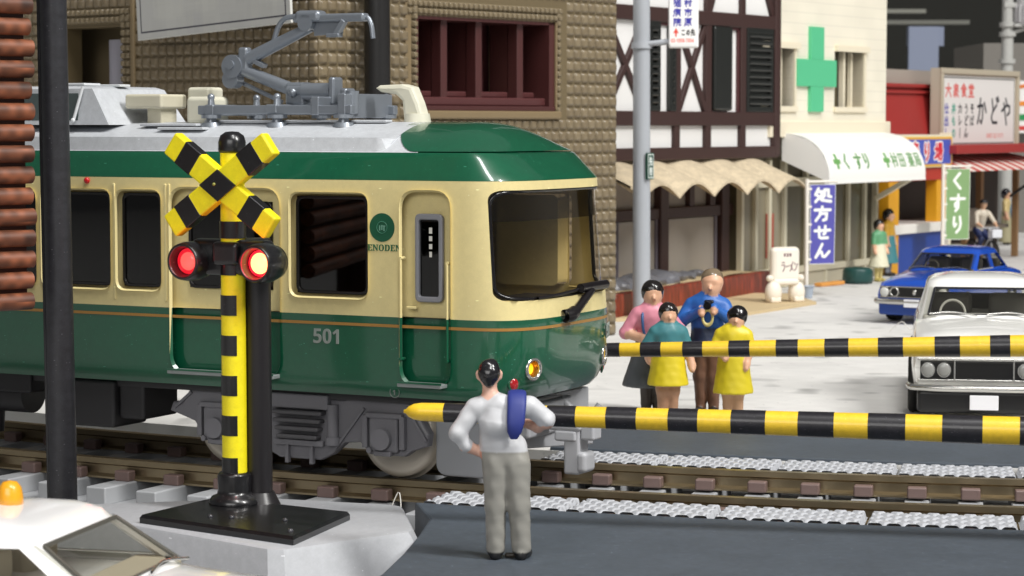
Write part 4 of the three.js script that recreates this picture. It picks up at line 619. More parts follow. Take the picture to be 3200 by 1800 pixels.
banner('green vertical banner with white lettering beside the yellow lottery booth', [11.1, 0, -58.2], 20, 0.68, 1.76, 0.85, '#7fa06c', 'くすり');
{ // lottery booth
  const g = thing('lottery_booth', 'yellow and blue lottery booth with a white counter', 'booth', [5.9, 0, -52.5], 56);
  const ye = M('#dd9f1e', 0.45), bl = M('#173f95', 0.4);
  part(g, 'base', span(6.15, 9.5, 0, 0.98, -2, -0.05, 0.02), bl); part(g, 'counter', span(6.1, 9.5, 0.98, 1.22, -2, 0.08, 0.02), M('#e6e3dc', 0.5));
  part(g, 'post', span(6.0, 6.6, 0, 2.5, -0.3, 0.02, 0.02), ye); part(g, 'post', span(8.9, 9.5, 1.22, 2.5, -0.3, 0.02, 0.02), ye); part(g, 'post', span(9.5, 9.62, 0, 3.5, -0.2, 0.1, 0.01), M('#e6dcc4', 0.6));
  part(g, 'back_wall', span(6.05, 9.5, 0, 3.3, -2.2, -2), M('#7a5326', 0.6)); part(g, 'side_wall', span(6.02, 6.12, 1.22, 3.3, -2, -0.3), M('#c08a1c', 0.6));
  part(g, 'clerk_panel', [span(6.9, 7.4, 1.22, 2.3, -1.3, -1.25), span(7.6, 7.9, 1.22, 1.9, -0.9, -0.85)], M('#4e5466', 0.4));
  part(g, 'roof', span(5.95, 9.6, 3.3, 3.45, -2.2, 0.05), M('#d9d3c6', 0.6)); part(g, 'red_header', span(6.0, 9.5, 2.3, 2.62, -1.6, 0.04, 0.01), M('#b33627', 0.5));
  const tx = canvasTex(512, 128, (c, w, h) => { c.fillStyle = '#4a58b5'; c.fillRect(0, 0, w, h); c.strokeStyle = '#e0a93a'; c.lineWidth = 12; c.strokeRect(4, 4, w - 8, h - 8); [['#f4f2ee', 26], ['#d2283a', 13]].forEach(([col, lw]) => { c.strokeStyle = col; ['売', 'り', '場'].forEach((q, i) => glyph(c, q, 120 + i * 112, 22, 78, 84, lw)); }); });
  const s = part(g, 'sign_board', span(6.2, 9.62, 2.62, 3.42, -0.05, 0.12, 0.02), M('#e8d9a8', 0.5)); part(s, 'sign_print', new THREE.PlaneGeometry(3.3, 0.74).translate(7.91, 3.02, 0.124), printed(tx));
}
{ // diner
  const g = thing('diner', 'red roofed diner with a large white signboard and striped awning', 'building', [5.9, 0, -52.5], 56);
  const rd = M('#9c2f2c', 0.5);
  part(g, 'red_roof', [loft([[[6.3, 3.3, -1.0], [16.6, 3.3, -1.0], [16.6, 3.3, -7], [6.3, 3.3, -7]].reverse(), [[6.3, 4.75, -1.25], [16.6, 4.75, -1.25], [16.6, 4.75, -7], [6.3, 4.75, -7]].reverse()], { crease: 0.2 })], rd);
  part(g, 'roof_ridge', [box(10.3, 0.1, 0.16, 11.4, 4.72, -1.2, 0.03), box(10.3, 0.08, 0.1, 11.4, 4.55, -1.18, 0.03)], rd);
  part(g, 'parapet', span(6.4, 16.5, 4.78, 5.15, -1.8, -1.5), M('#a59c92', 0.6));
  part(g, 'eave', span(9.4, 16.9, 2.95, 3.18, -1.4, 0.35, 0.03), rd);
  part(g, 'wall', [span(9.7, 16.4, 0, 3, -7, -1.4)], M('#3a3029', 0.7)); for (const [a, b, c] of [[15.7, 15.84, -0.7], [12.6, 12.8, -0.9], [14.3, 14.5, -1.2]]) part(g, 'pillar', span(a, b, 0, 2.6, c, c + 0.16), M('#8a6a48', 0.6)); part(g, 'shop_shelf', [span(10, 12.4, 0.4, 0.5, -1.4, -0.8), span(10, 12.4, 1.1, 1.2, -1.4, -0.9), span(13, 16, 0.8, 0.9, -1.4, -0.9), span(10.4, 11.2, 0.5, 0.85, -1.2, -0.9), span(13.4, 14, 0.9, 1.4, -1.2, -1.0)], M('#7a7064', 0.6));
  const st = canvasTex(512, 32, (c, w, h) => { for (let i = 0; i < 20; i++) { c.fillStyle = i % 2 ? '#efe6dc' : '#c2433a'; c.fillRect(i * w / 20, 0, w / 20 + 1, h); } });
  part(g, 'striped_awning', surf((u, v) => [9.5 + 6.0 * u, 2.94 - 0.16 * v - 0.28 * v * v, -0.9 + 1.5 * v], 30, 8), printed(st, 0.6));
  part(g, 'awning_arm', [rod([15.3, 1.7, -0.6], [15.4, 2.4, 0.4], 0.04), rod([9.8, 1.7, -0.6], [9.8, 2.4, 0.4], 0.04)], M_dark);
  const tx = canvasTex(768, 320, (c, w, h) => {
    c.fillStyle = '#dedbd8'; c.fillRect(0, 0, w, h); c.strokeStyle = '#3a3a38'; c.lineWidth = 5; c.strokeRect(8, 8, w - 16, h - 16);
    c.strokeStyle = '#d0605a'; ['大', '衆', '食', '堂'].forEach((q, i) => glyph(c, q, 26 + i * 78, 34, 66, 66, 9));
    const col = (s, x, cc) => { c.strokeStyle = cc; [...s].forEach((q, i) => glyph(c, q, x, 126 + i * 56, 44, 50, 7)); };
    col('仕出し', 20, '#4a4aa0'); col('丼もの', 92, '#4a9a86'); col('カレ｜', 158, '#3a3a3a'); col('うどん', 222, '#2a2a2a'); col('そば', 282, '#2a2a2a');
    c.strokeStyle = '#26262c'; ['か', 'ど', 'や'].forEach((q, i) => glyph(c, q, 352 + i * 132, 92, 112, 140, 14));
    c.fillStyle = '#d98a82'; c.font = 'bold 30px sans-serif'; c.fillText('☎ 0467-22-1111', 440, 288);
  });
  const s = part(g, 'signboard', [span(10.6, 16.0, 3.02, 5.2, -0.95, -0.7)], M('#b9b09f', 0.6));
  part(s, 'sign_print', new THREE.PlaneGeometry(5.0, 1.85).translate(13.3, 4.08, -0.695), printed(tx, 0.6));
  part(s, 'frame', [span(10.6, 16.0, 5.05, 5.2, -0.7, -0.62, 0.02), span(10.6, 16.0, 3.02, 3.14, -0.7, -0.62, 0.02), span(10.6, 10.74, 3.14, 5.05, -0.7, -0.62, 0.02), span(15.86, 16.0, 3.14, 5.05, -0.7, -0.62, 0.02)], M('#b3a995', 0.6));
}
{ // striped shop sign further down the street
  const g = thing('shop_building', 'distant shop with a white fascia striped orange, green and red', 'building', [15.9, 0, -80]);
  part(g, 'wall', span(0.3, 9, 0, 6.5, -6, -0.6), M('#77736d', 0.7)); const f = part(g, 'fascia', span(0, 9, 3.42, 5.2, -0.6, 0), M('#eceae6', 0.5));
  for (const [y0, y1, c] of [[4.35, 4.5, '#e58a2a'], [3.85, 4.06, '#1f8a4a'], [3.52, 3.66, '#c93a34']]) part(f, 'stripe', span(0, 9, y0, y1, 0.0, 0.02), M(c, 0.5));
  part(f, 'stripe', bar([0, 4.72, 0.01], [2, 5.1, 0.01], 0.12, 0.02), M('#d9772a', 0.5));
}
{ // utility pole with transformer
  const g = thing('utility_pole', 'pale grey utility pole with a ribbed transformer behind the diner signboard', 'pole', [15.62, 0, -74]), m = M('#b4b4b0', 0.5);
  part(g, 'shaft', cyl(0.22, 0.17, 9, 0, 4.5, 0, 20), m);
  for (const y of [5.7, 6.55, 6.85]) part(g, 'band', cyl(0.26, 0.26, 0.14, 0, y, 0, 20), m);
  const t = part(g, 'transformer', cyl(0.38, 0.38, 1.0, 0.62, 7.35, 0.1, 24), M('#c4c3c4', 0.45));
  const rib = box(0.05, 0.55, 0.09, 0, 7.2, 0.4); for (let i = 0; i < 14; i++) { const a = part(t, 'rib', rib, M('#bdbcbd', 0.45)); a.position.set(0.62, 0, 0.1); a.rotation.y = (i / 14) * Math.PI * 2; }
  part(g, 'bracket', [rod([0, 6.55, 0.1], [0.9, 6.85, 0.1], 0.06), box(0.9, 0.1, 0.5, 0.6, 6.82, 0.1, 0.02), box(0.5, 0.16, 0.2, 0.1, 7.45, 0.1, 0.03)], m);
}
{ // the dim room beyond the table edge
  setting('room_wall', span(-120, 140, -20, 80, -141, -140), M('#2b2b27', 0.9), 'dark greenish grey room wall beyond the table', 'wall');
  const far = (name, label, cat, geo, col, rough = 0.6) => tag(part(scene, numbered(name), geo, M(col, rough)), label, cat);
  far('display_panel', 'pale blue display panel standing beyond the table in the dim room', 'panel', join([span(18.6, 20.0, -0.5, 8.3, -110.3, -110), span(18.6, 20.3, 7.4, 8.3, -110.6, -110.31)]), '#8d96ad');
  far('round_tin', 'pale blue cylindrical tin seen above the diner signboard', 'tin', cyl(0.24, 0.24, 7.2, 19.5, 3.1, -100, 24), '#8b8fa8');
  far('round_tin', 'beige cylindrical tin beside the pale blue tin above the diner signboard', 'tin', cyl(0.24, 0.24, 7.2, 20.05, 3.1, -100.3, 24), '#9b988b');
  const sr = thing('shelf_rack', 'grey wall shelf strips high in the dim room', 'shelf', [20.4, 0, -118]);
  part(sr, 'strip', span(-2.2, 2.6, 8.75, 8.95, -1, 0), M('#77776f', 0.6)); part(sr, 'strip', span(-2.2, 0.4, 9.3, 9.5, -1, 0), M('#8a8a80', 0.6)); part(sr, 'upright', span(-2.4, -2.2, 0, 10, -1, -0.5), M('#2a2a27', 0.6));
}

// ---------------------------------------------------------------- small street things
tag(part(scene, 'curb_block', box(1.05, 0.09, 0.22, 0, 0.035, 0, 0.03), M('#dd9a4d', 0.7)), 'orange kerb block lying on the street before the pharmacy', 'kerb block').position.set(7.35, 0, -53.9);
scene.getObjectByName('curb_block').rotation.y = rad(52);
{ const g = thing('green_tub', 'dark green rounded tub standing before the pharmacy windows', 'tub', [8.1, 0, -54.6], 30); part(g, 'bowl', new THREE.LatheGeometry([[0, 0.0], [0.3, 0.0], [0.36, 0.08], [0.35, 0.3], [0.3, 0.36], [0.24, 0.37], [0, 0.34]].map(([x, y]) => new THREE.Vector2(x, y)), 28), M('#1d4744', 0.4)); part(g, 'foot', box(0.5, 0.04, 0.5, 0, 0.02, 0, 0.02), M('#173a38', 0.5)); }
{ const g = thing('blue_bucket', 'small pale blue bucket on the street before the pharmacy', 'bucket', [6.35, 0, -50.0]); part(g, 'body', cyl(0.1, 0.13, 0.24, 0, 0.12, 0, 20), M('#a3adba', 0.5)); part(g, 'rim', new THREE.TorusGeometry(0.13, 0.015, 8, 24).rotateX(Math.PI / 2).translate(0, 0.24, 0), M('#a3adba', 0.5)); }
// ---------------------------------------------------------------- cars (local +x is forward)
const M_tyre = M('#161616', 0.7), M_hub = M('#a8a8a8', 0.3, { metalness: 0.7 }), M_trim = M('#2a2a2a', 0.4), M_carglass = new THREE.MeshPhysicalMaterial({ color: '#ebebe6', roughness: 0.04, transmission: 1, thickness: 0, ior: 1.5 });
function car(name, label, pos, yaw, sc, col, o) {
  const g = thing(name, label, 'car', pos, yaw); const paint = M(col, 0.25, { clearcoat: 0.8, clearcoatRoughness: 0.06 });
  const S3 = (x, y, z) => [x * sc[0], y * sc[1], z * sc[2]], scl = (gm) => gm.scale(...sc);
  const P = (parent, n, gm, m) => part(parent, n, (Array.isArray(gm) ? join(gm) : gm).scale(...sc), m);
  const sec = (x, w, y0, y1, crown = 0.04) => { const r = 0.08, p = []; for (const [zz, yy] of [[-w + r, y0], [-w + 0.02, y0 + 0.05], [-w, y0 + 0.2], [-w - 0.005, (y0 + y1) / 2], [-w + 0.02, y1 - 0.1], [-w + 0.05, y1 - 0.03], [-w + 0.14, y1], [-w * 0.5, y1 + crown * 0.7], [0, y1 + crown], [w * 0.5, y1 + crown * 0.7], [w - 0.14, y1], [w - 0.05, y1 - 0.03], [w - 0.02, y1 - 0.1], [w + 0.005, (y0 + y1) / 2], [w, y0 + 0.2], [w - 0.02, y0 + 0.05], [w - r, y0]]) p.push([x, yy, zz]); return p; };
  const W = 0.82;
  P(g, 'body', loft([sec(-2.15, 0.74, 0.3, 0.8), sec(-2.1, 0.78, 0.26, 0.86), sec(-1.6, W, 0.24, 0.93, 0.03), sec(-1.3, W, 0.24, 0.95, 0.0), sec(0, W, 0.24, 0.95, 0.0), sec(0.65, W, 0.24, 0.95, 0.02), sec(0.85, W, 0.24, 0.92, 0.05), sec(1.5, W, 0.26, 0.86, 0.05), sec(1.98, 0.8, 0.3, 0.79, 0.04), sec(2.08, 0.78, 0.34, 0.72, 0.02)], { crease: 0.55 }), paint);
  // roof and pillars
  const wr = 0.65, top = [0.25, 1.27], bs = [0.7, 0.96], rt = [-0.95, 1.27], rb = [-1.45, 0.95];
  const hoop = (y, x0, x1, w, d) => { const p = [], cx = (x0 + x1) / 2, rx = (x1 - x0) / 2 - d, rz = w - d; for (let i = 0; i < 56; i++) { const a = -(i / 56) * Math.PI * 2, c = Math.cos(a), q = Math.sin(a), e = 2 / 7; p.push([cx + rx * Math.sign(c) * Math.pow(Math.abs(c), e), y, rz * Math.sign(q) * Math.pow(Math.abs(q), e)]); } return p; };
  const shell = (d, y0) => loft([hoop(y0, -1.5 + (y0 - 0.93) * 1.4, 0.78 - (y0 - 0.93) * 1.55, 0.775 - (y0 - 0.93) * 0.34, d), hoop(1.27 - d * 0.3, -1.0, 0.27, 0.66, d), hoop(1.32 - d * 0.5, -0.97, 0.22, 0.635, d), hoop(1.36 - d * 0.7, -0.88, 0.1, 0.55, d), hoop(1.39 - d, -0.7, -0.1, 0.38, d), hoop(1.4 - d, -0.5, -0.3, 0.15, d)], { crease: 0.7 });
  const prism = (pts, d, m) => ext(shape(pts), d).applyMatrix4(m), rotY = new THREE.Matrix4().makeRotationY(Math.PI / 2);
  const front = prism([[-0.625, 0.99], [0.625, 0.99], [0.55, 1.255], [-0.55, 1.255]], 1.2, new THREE.Matrix4().makeTranslation(0.05, 0, 0).multiply(rotY)), rear = prism([[-0.6, 1.0], [0.6, 1.0], [0.54, 1.24], [-0.54, 1.24]], 1.0, new THREE.Matrix4().makeTranslation(-1.95, 0, 0).multiply(rotY));
  const through = new THREE.Matrix4().makeTranslation(0, 0, -1), sideA = prism([[-0.3, 0.985], [0.52, 0.985], [0.16, 1.25], [-0.3, 1.25]], 2, through), sideB = prism([[-1.2, 0.985], [-0.4, 0.985], [-0.4, 1.25], [-0.92, 1.25]], 2, through);
  P(g, 'roof', cut(shell(0, 0.93), [shell(0.035, 0.9), front, rear, sideA, sideB]), paint);
  for (const s of [1, -1]) {
    const quad = (a, b, c, d) => surf((u, v) => a.map((_, i) => (a[i] * (1 - u) + b[i] * u) * (1 - v) + (d[i] * (1 - u) + c[i] * u) * v), 2, 2);
    const w1 = P(g, 'side_window', quad([-0.31, 0.95, s * 0.735], [bs[0] - 0.12, 0.95, s * 0.725], [top[0] - 0.05, 1.26, s * (wr - 0.03)], [-0.31, 1.26, s * (wr - 0.03)]), M_carglass);
    part(w1, 'sill_trim', bar(S3(-0.3, 0.982, s * 0.76), S3(0.5, 0.982, s * 0.752), 0.02, 0.02, [0, 0, 1]), M_chrome); 
    P(g, 'side_window', quad([rb[0] + 0.2, 0.95, s * 0.725], [-0.39, 0.95, s * 0.735], [-0.39, 1.26, s * (wr - 0.03)], [rt[0] + 0.06, 1.26, s * (wr - 0.03)]), M_carglass);
    for (const x of [1.3, -1.3]) { const w = P(g, 'wheel', [cylZ(0.3, 0.2, x, 0.3, s * 0.72, 32), new THREE.TorusGeometry(0.25, 0.06, 10, 32).translate(x, 0.3, s * 0.8)], M_tyre); P(w, 'hub', cylZ(0.17, 0.03, x, 0.3, s * 0.825, 24), M_hub); }
  }
  const ws = P(g, 'windscreen', surf((u, v) => { const z = (u * 2 - 1), b = [0.72, bs[1], z * 0.7], t = [0.235, 1.265, z * 0.62]; return b.map((q, i) => q * (1 - v) + t[i] * v); }, 12, 4), M_carglass);
  const fx = (y) => 0.785 - (y - 0.93) * 1.5, sp = (z, y) => S3(fx(y) - 0.006 - 0.02 * Math.pow(Math.abs(z) / 0.66, 6), y, z);
  part(ws, 'rubber_seal', [bar(sp(0.63, 0.99), sp(0.555, 1.255), 0.022, 0.03), bar(sp(-0.63, 0.99), sp(-0.555, 1.255), 0.022, 0.03), bar(sp(0.555, 1.255), sp(-0.555, 1.255), 0.022, 0.03, [0, 1, 0]), bar(sp(0.63, 0.99), sp(-0.63, 0.99), 0.022, 0.03, [0, 1, 0])], o.seal ?? M_trim);
  P(g, 'rear_window', surf((u, v) => { const z = (u * 2 - 1), b = [-1.42, rb[1], z * 0.68], t = [-0.96, 1.26, z * 0.6]; return b.map((q, i) => q * (1 - v) + t[i] * v); }, 8, 3), M_carglass);
  for (const s of [0.34, -0.34]) { const cl = o.seat ?? M('#4a463f', 0.6); P(g, 'wiper', tube([[0.76, 0.99, s - 0.28], [0.7, 1.02, s], [0.73, 1.0, s + 0.28]], 0.01, 12, 6), M_chrome); P(g, 'front_seat', [box(0.16, 0.46, 0.48, -0.2, 0.95, s, 0.07), box(0.5, 0.16, 0.5, 0.02, 0.7, s, 0.06)], cl); }
  P(g, 'rear_seat', [box(0.16, 0.44, 1.3, -1.05, 0.9, 0, 0.06)], o.seat ?? M('#4a463f', 0.6));
  P(g, 'dashboard', [box(0.34, 0.12, 1.4, 0.52, 0.93, 0, 0.04), new THREE.TorusGeometry(0.15, 0.014, 8, 28).rotateY(Math.PI / 2).rotateZ(0.35).translate(0.3, 0.98, 0.34)], o.dash ?? M('#5a554c', 0.6));
  P(g, 'cabin_floor', span(-1.3, 0.7, 0.5, 0.6, -0.72, 0.72), o.floor ?? M('#55524c', 0.8));
  // nose
  const dy = o.dy ?? 0, Pn = P; const gr = P(g, 'grille', box(0.06, 0.2, 1.44, 2.06, 0.6 + dy, 0, 0.02), M('#0f0f10', 0.35));
  if (o.quad) {
    part(gr, 'grille_surround', [box(0.08, 0.022, 1.5, 2.08, 0.715 + dy, 0, 0.008), box(0.08, 0.02, 1.5, 2.08, 0.5 + dy, 0, 0.008), box(0.06, 0.2, 0.018, 2.1, 0.6 + dy, 0.33), box(0.06, 0.2, 0.018, 2.1, 0.6 + dy, -0.33)].map((q) => q.scale(...sc)), M_chrome);
    for (const z of [0.63, 0.45, -0.45, -0.63]) { const h = P(gr, 'headlight', cylX(0.08, 0.04, 2.105, 0.605 + dy, z, 24), M_chrome); P(h, 'lens', ball(0.07, 2.125, 0.605 + dy, z, 0.35, 1, 1), M('#8d8d8a', 0.1)); }
  } else {
    part(gr, 'grille_surround', [box(0.06, 0.02, 1.46, 2.08, 0.7, 0, 0.008), box(0.06, 0.02, 1.46, 2.08, 0.5, 0, 0.008), new THREE.TorusGeometry(0.085, 0.015, 8, 28).rotateY(Math.PI / 2).translate(2.1, 0.6, 0.42), ball(0.04, 2.1, 0.6, 0, 0.5, 1.4, 1)].map((q) => q.scale(...sc)), M_chrome);
    for (const z of [0.62, -0.62]) { const h = P(gr, 'headlight', cylX(0.1, 0.06, 2.1, 0.6, z, 24), M_chrome); P(h, 'lens', ball(0.085, 2.13, 0.6, z, 0.3, 1, 1), M('#c9c9c4', 0.1)); }
  }
  P(g, 'bumper', [tube([[1.85, 0.42, 0.85], [2.08, 0.42, 0.8], [2.18, 0.42, 0.5], [2.2, 0.42, 0], [2.18, 0.42, -0.5], [2.08, 0.42, -0.8], [1.85, 0.42, -0.85]].map(([x, y, z]) => [x, y + dy, z]), o.bumper ?? 0.055, 40, 10)], M_chrome);
  P(g, 'valance', box(0.3, 0.24, 1.5, 1.98, 0.28 + dy, 0, 0.05), o.valance ?? M('#121214', 0.3));
  P(g, 'number_plate', box(0.02, 0.15, 0.32, 2.24, o.plateY ?? 0.32, 0, 0.006), M('#e6e6ea', 0.5));
  return g;
}
{
  const w = car('white_car', 'white sedan with four headlamps waiting behind the crossing gates', [6.3, 0, -31.3], -100, [1.08, 1.22, 1.1], '#ecebe7', { quad: true, seal: M('#222226', 0.3), seat: M('#55534f', 0.7), dash: M('#b5b3ad', 0.6), floor: M('#b5b3ad', 0.6), plateY: 0.2, dy: -0.085, bumper: 0.035 });
  part(w, 'lamp_plate', box(0.03, 0.13, 1.66, 2.22, 0.83, 0, 0.02), M('#c4c3be', 0.4));
}
car('blue_car', 'glossy blue coupe with chrome bumper parked behind the white sedan', [8.5, 0, -45.0], -121, [0.95, 0.98, 0.93], '#1b4bb0', { valance: M('#1b3f8e', 0.3), plateY: 0.4 });
{
  const t = car('white_taxi', 'white car with an orange roof beacon beside the signal plinth', [-3.3, -0.5, -16.17], -13.3, [1.1, 1.1, 1.1], '#efeeee', { seat: M('#b3aa98', 0.6), dash: M('#c0b6a4', 0.6), floor: M('#a39a8a', 0.7), seal: M('#55534c', 0.4), pillar: 0.13 });
  const b = part(t, 'beacon', new THREE.LatheGeometry([[0, 0.2], [0.05, 0.19], [0.08, 0.15], [0.092, 0.08], [0.095, 0.0], [0, 0.0]].map(([x, y]) => new THREE.Vector2(x, y)), 28), M('#e8a11c', 0.35, { clearcoat: 0.5 })); b.position.set(-0.27, 1.5, -0.1);
  part(b, 'beacon_base', cyl(0.11, 0.105, 0.03, 0, 0.0, 0, 28), M('#d99a2a', 0.5));
}

// ---------------------------------------------------------------- painted figures
// Body = smooth union of tapered capsules [a, b, ra, rb, colour], one continuous surface with painted colours.
const lin = (hex) => new THREE.Color(hex).toArray();
function cone(p, c) {
  const [a, b, ra, rb] = c, bx = b[0] - a[0], by = b[1] - a[1], bz = b[2] - a[2], px = p[0] - a[0], py = p[1] - a[1], pz = p[2] - a[2], l = bx * bx + by * by + bz * bz;
  const t = l > 0 ? Math.max(0, Math.min(1, (px * bx + py * by + pz * bz) / l)) : 0, f = c[5] ?? 1;
  const dx = px - bx * t, dy = py - by * t, dz = (pz - bz * t) * f, d = (Math.sqrt(dx * dx + dy * dy + dz * dz) - (ra + (rb - ra) * t)) / (f > 1 ? f * 0.75 : 1); return c[6] === undefined ? d : Math.max(d, c[6] - p[1]);
}
const mcMat = new THREE.MeshBasicMaterial();
function flesh(caps, { n = 64, k = 0.035, paint, rough = 0.0012 } = {}) {
  const lo = [9, 9, 9], hi = [-9, -9, -9]; for (const c of caps) for (const [q, r] of [[c[0], c[2]], [c[1], c[3]]]) for (let i = 0; i < 3; i++) { lo[i] = Math.min(lo[i], q[i] - r - 0.05); hi[i] = Math.max(hi[i], q[i] + r + 0.05); }
  const mc = new MarchingCubes(n, mcMat, false, false, 200000), half = n / 2, ctr = lo.map((v, i) => (v + hi[i]) / 2), ext2 = lo.map((v, i) => (hi[i] - v) / 2 * (n / (n - 4)));
  const sdf = (p) => { let d = 9; for (const c of caps) { const e = cone(p, c), h = Math.max(k - Math.abs(d - e), 0) / k; d = Math.min(d, e) - h * h * k * 0.25; } return d + rough * (Math.sin(p[0] * 47 + p[1] * 29) + Math.sin(p[1] * 53 - p[2] * 41 + 1) + Math.sin(p[2] * 61 + p[0] * 33 + 2)); };
  for (let z = 0; z < n; z++) for (let y = 0; y < n; y++) for (let x = 0; x < n; x++) mc.field[x + y * n + z * n * n] = -sdf([ctr[0] + (x - half) / half * ext2[0], ctr[1] + (y - half) / half * ext2[1], ctr[2] + (z - half) / half * ext2[2]]);
  mc.isolation = 0; mc.update();
  const cnt = mc.count, pos = new Float32Array(cnt * 3), nor = new Float32Array(cnt * 3), col = new Float32Array(cnt * 3), e = 0.006;
  for (let i = 0; i < cnt; i++) {
    const p = [0, 1, 2].map((q) => ctr[q] + mc.positionArray[i * 3 + q] * ext2[q]), s = (q, d) => { const r = p.slice(); r[q] += d; return sdf(r); };
    const nn = V3(s(0, e) - s(0, -e), s(1, e) - s(1, -e), s(2, e) - s(2, -e)).normalize();
    let best = 9, cc = caps[0][4]; for (const c of caps) { const d = cone(p, c); if (d < best) { best = d; cc = c[4]; } }
    pos.set(p, i * 3); nor.set(nn.toArray(), i * 3); col.set(lin((paint && paint(p, cc, nn)) || cc), i * 3);
  }
  const g = new THREE.BufferGeometry(); g.setAttribute('position', new THREE.BufferAttribute(pos, 3)); g.setAttribute('normal', new THREE.BufferAttribute(nor, 3)); g.setAttribute('color', new THREE.BufferAttribute(col, 3));
  g.setAttribute('uv', new THREE.BufferAttribute(new Float32Array(cnt * 2), 2)); return g;
}
const M_paint = new THREE.MeshPhysicalMaterial({ vertexColors: true, roughness: 0.5, clearcoat: 0.15, clearcoatRoughness: 0.3 }), M_gloss = new THREE.MeshPhysicalMaterial({ vertexColors: true, roughness: 0.25, clearcoat: 0.4 });
function person(label, pos, yaw, caps, o = {}) {
  const g = thing('person', label, 'person', pos, yaw, o.group); part(g, 'body', flesh(caps, o), o.mat ?? M_paint); return g;
}
const addHair = (g, caps, o = {}) => part(g, 'hair', flesh(caps, { n: 32, k: 0.03, ...o }), M_gloss);
const SK = '#d9a98a';
{ // man seen from behind, one hand on his hip (x right, y up, z towards the camera)
  const sh = '#c3c4c7', tr = '#8f8d86', sk = '#dcb09c', bk = '#141416';
  const caps = [
    [[-0.1, 1.0, 0], [-0.1, 1.26, 0.0], 0.155, 0.165, sh, 1.25], [[-0.24, 1.3, 0], [0.1, 1.3, 0], 0.1, 0.1, sh], [[-0.1, 1.18, 0.05], [-0.08, 1.3, 0.04], 0.16, 0.12, sh, 1.2], [[-0.16, 1.34, 0], [-0.17, 1.46, -0.01], 0.085, 0.062, sk], [[-0.06, 0.95, 0], [-0.0, 0.95, 0], 0.15, 0.15, sh, 1.2],
    [[-0.175, 1.565, -0.01], [-0.175, 1.6, 0], 0.088, 0.09, sk], [[-0.175, 1.55, -0.09], [-0.175, 1.56, -0.105], 0.02, 0.015, sk], [[-0.265, 1.56, -0.01], [-0.267, 1.59, -0.01], 0.02, 0.022, sk], [[-0.085, 1.56, -0.01], [-0.083, 1.59, -0.01], 0.02, 0.022, sk],
    [[-0.3, 1.29, 0], [-0.44, 1.09, 0.04], 0.088, 0.075, sh], [[-0.44, 1.08, 0.04], [-0.37, 0.98, 0.02], 0.072, 0.055, sh], [[-0.38, 0.98, 0.02], [-0.25, 0.92, -0.02], 0.05, 0.04, sk], [[-0.25, 0.92, -0.02], [-0.19, 0.905, 0.03], 0.036, 0.03, '#c98a74'],
    [[-0.22, 0.93, 0.02], [-0.17, 0.93, 0.06], 0.014, 0.012, '#c98a74'], [[-0.22, 0.905, 0.03], [-0.165, 0.9, 0.07], 0.014, 0.012, '#c98a74'], [[-0.23, 0.885, 0.03], [-0.18, 0.872, 0.065], 0.014, 0.012, '#c98a74'], [[-0.24, 0.94, 0.0], [-0.2, 0.97, 0.03], 0.014, 0.012, '#c98a74'],
    [[0.17, 1.31, 0], [0.31, 1.2, -0.02], 0.092, 0.078, sh], [[0.31, 1.19, -0.02], [0.24, 1.12, -0.14], 0.072, 0.052, sk], [[0.24, 1.12, -0.14], [0.08, 1.16, -0.2], 0.05, 0.04, sk], [[0.08, 1.16, -0.2], [0.0, 1.18, -0.19], 0.036, 0.025, sk],
    [[-0.1, 0.88, 0], [0.02, 0.88, 0], 0.14, 0.14, tr, 1.15], [[-0.11, 0.82, 0.01], [-0.12, 0.46, 0.01], 0.125, 0.092, tr], [[-0.12, 0.46, 0.01], [-0.12, 0.1, 0], 0.09, 0.082, tr], [[0.05, 0.82, 0.01], [0.08, 0.46, 0.02], 0.13, 0.095, tr], [[0.08, 0.46, 0.02], [0.1, 0.1, 0.0], 0.092, 0.085, tr],
    [[-0.12, 0.04, 0.03], [-0.13, 0.035, -0.13], 0.05, 0.045, bk], [[0.1, 0.04, 0.04], [0.15, 0.035, -0.12], 0.05, 0.045, bk], [[-0.02, 0.02, -0.06], [0.06, 0.02, -0.05], 0.022, 0.022, '#3a342c'],
  ];
  const g = person('man in a white shirt and grey trousers seen from behind with a blue bag', [-0.02, 0, -19.75], 0, caps, { n: 112, k: 0.03, paint: (p, c) => (p[1] > 0.925 && p[1] < 1.3 && c === tr ? sh : p[1] < 0.925 && c === sh && p[0] > -0.28 ? tr : p[1] < 0.07 && c === tr ? bk : null) });
  addHair(g, [[[-0.175, 1.6, 0.02], [-0.175, 1.62, 0.01], 0.098, 0.092, '#17171a'], [[-0.175, 1.55, 0.05], [-0.175, 1.52, 0.055], 0.06, 0.045, '#17171a'], [[-0.2, 1.67, 0.03], [-0.15, 1.67, 0.0], 0.035, 0.04, '#17171a']], { n: 40 });
  const path = [[0.062, 1.4, -0.05, 0.07], [0.062, 1.425, 0.03, 0.08], [0.062, 1.4, 0.11, 0.082], [0.06, 1.33, 0.165, 0.08], [0.052, 1.2, 0.205, 0.075], [0.042, 1.12, 0.2, 0.062], [0.036, 1.07, 0.175, 0.035]];
  part(g, 'bag', loft(path.map(([x, y, z, w], i) => { const A = path[Math.max(0, i - 1)], B = path[Math.min(path.length - 1, i + 1)], dy = B[1] - A[1], dz = B[2] - A[2], l = Math.hypot(dy, dz), ny = -dz / l, nz = dy / l, p = []; for (let k = 0; k < 20; k++) { const t = (k / 20) * Math.PI * 2, c = Math.cos(t), q = Math.sin(t), e = 0.034 * Math.sign(q) * Math.pow(Math.abs(q), 0.7); p.push([x + w * Math.sign(c) * Math.pow(Math.abs(c), 0.6), y - ny * e, z - nz * e]); } return p; }), { crease: 1 }), M('#27347e', 0.55));
}
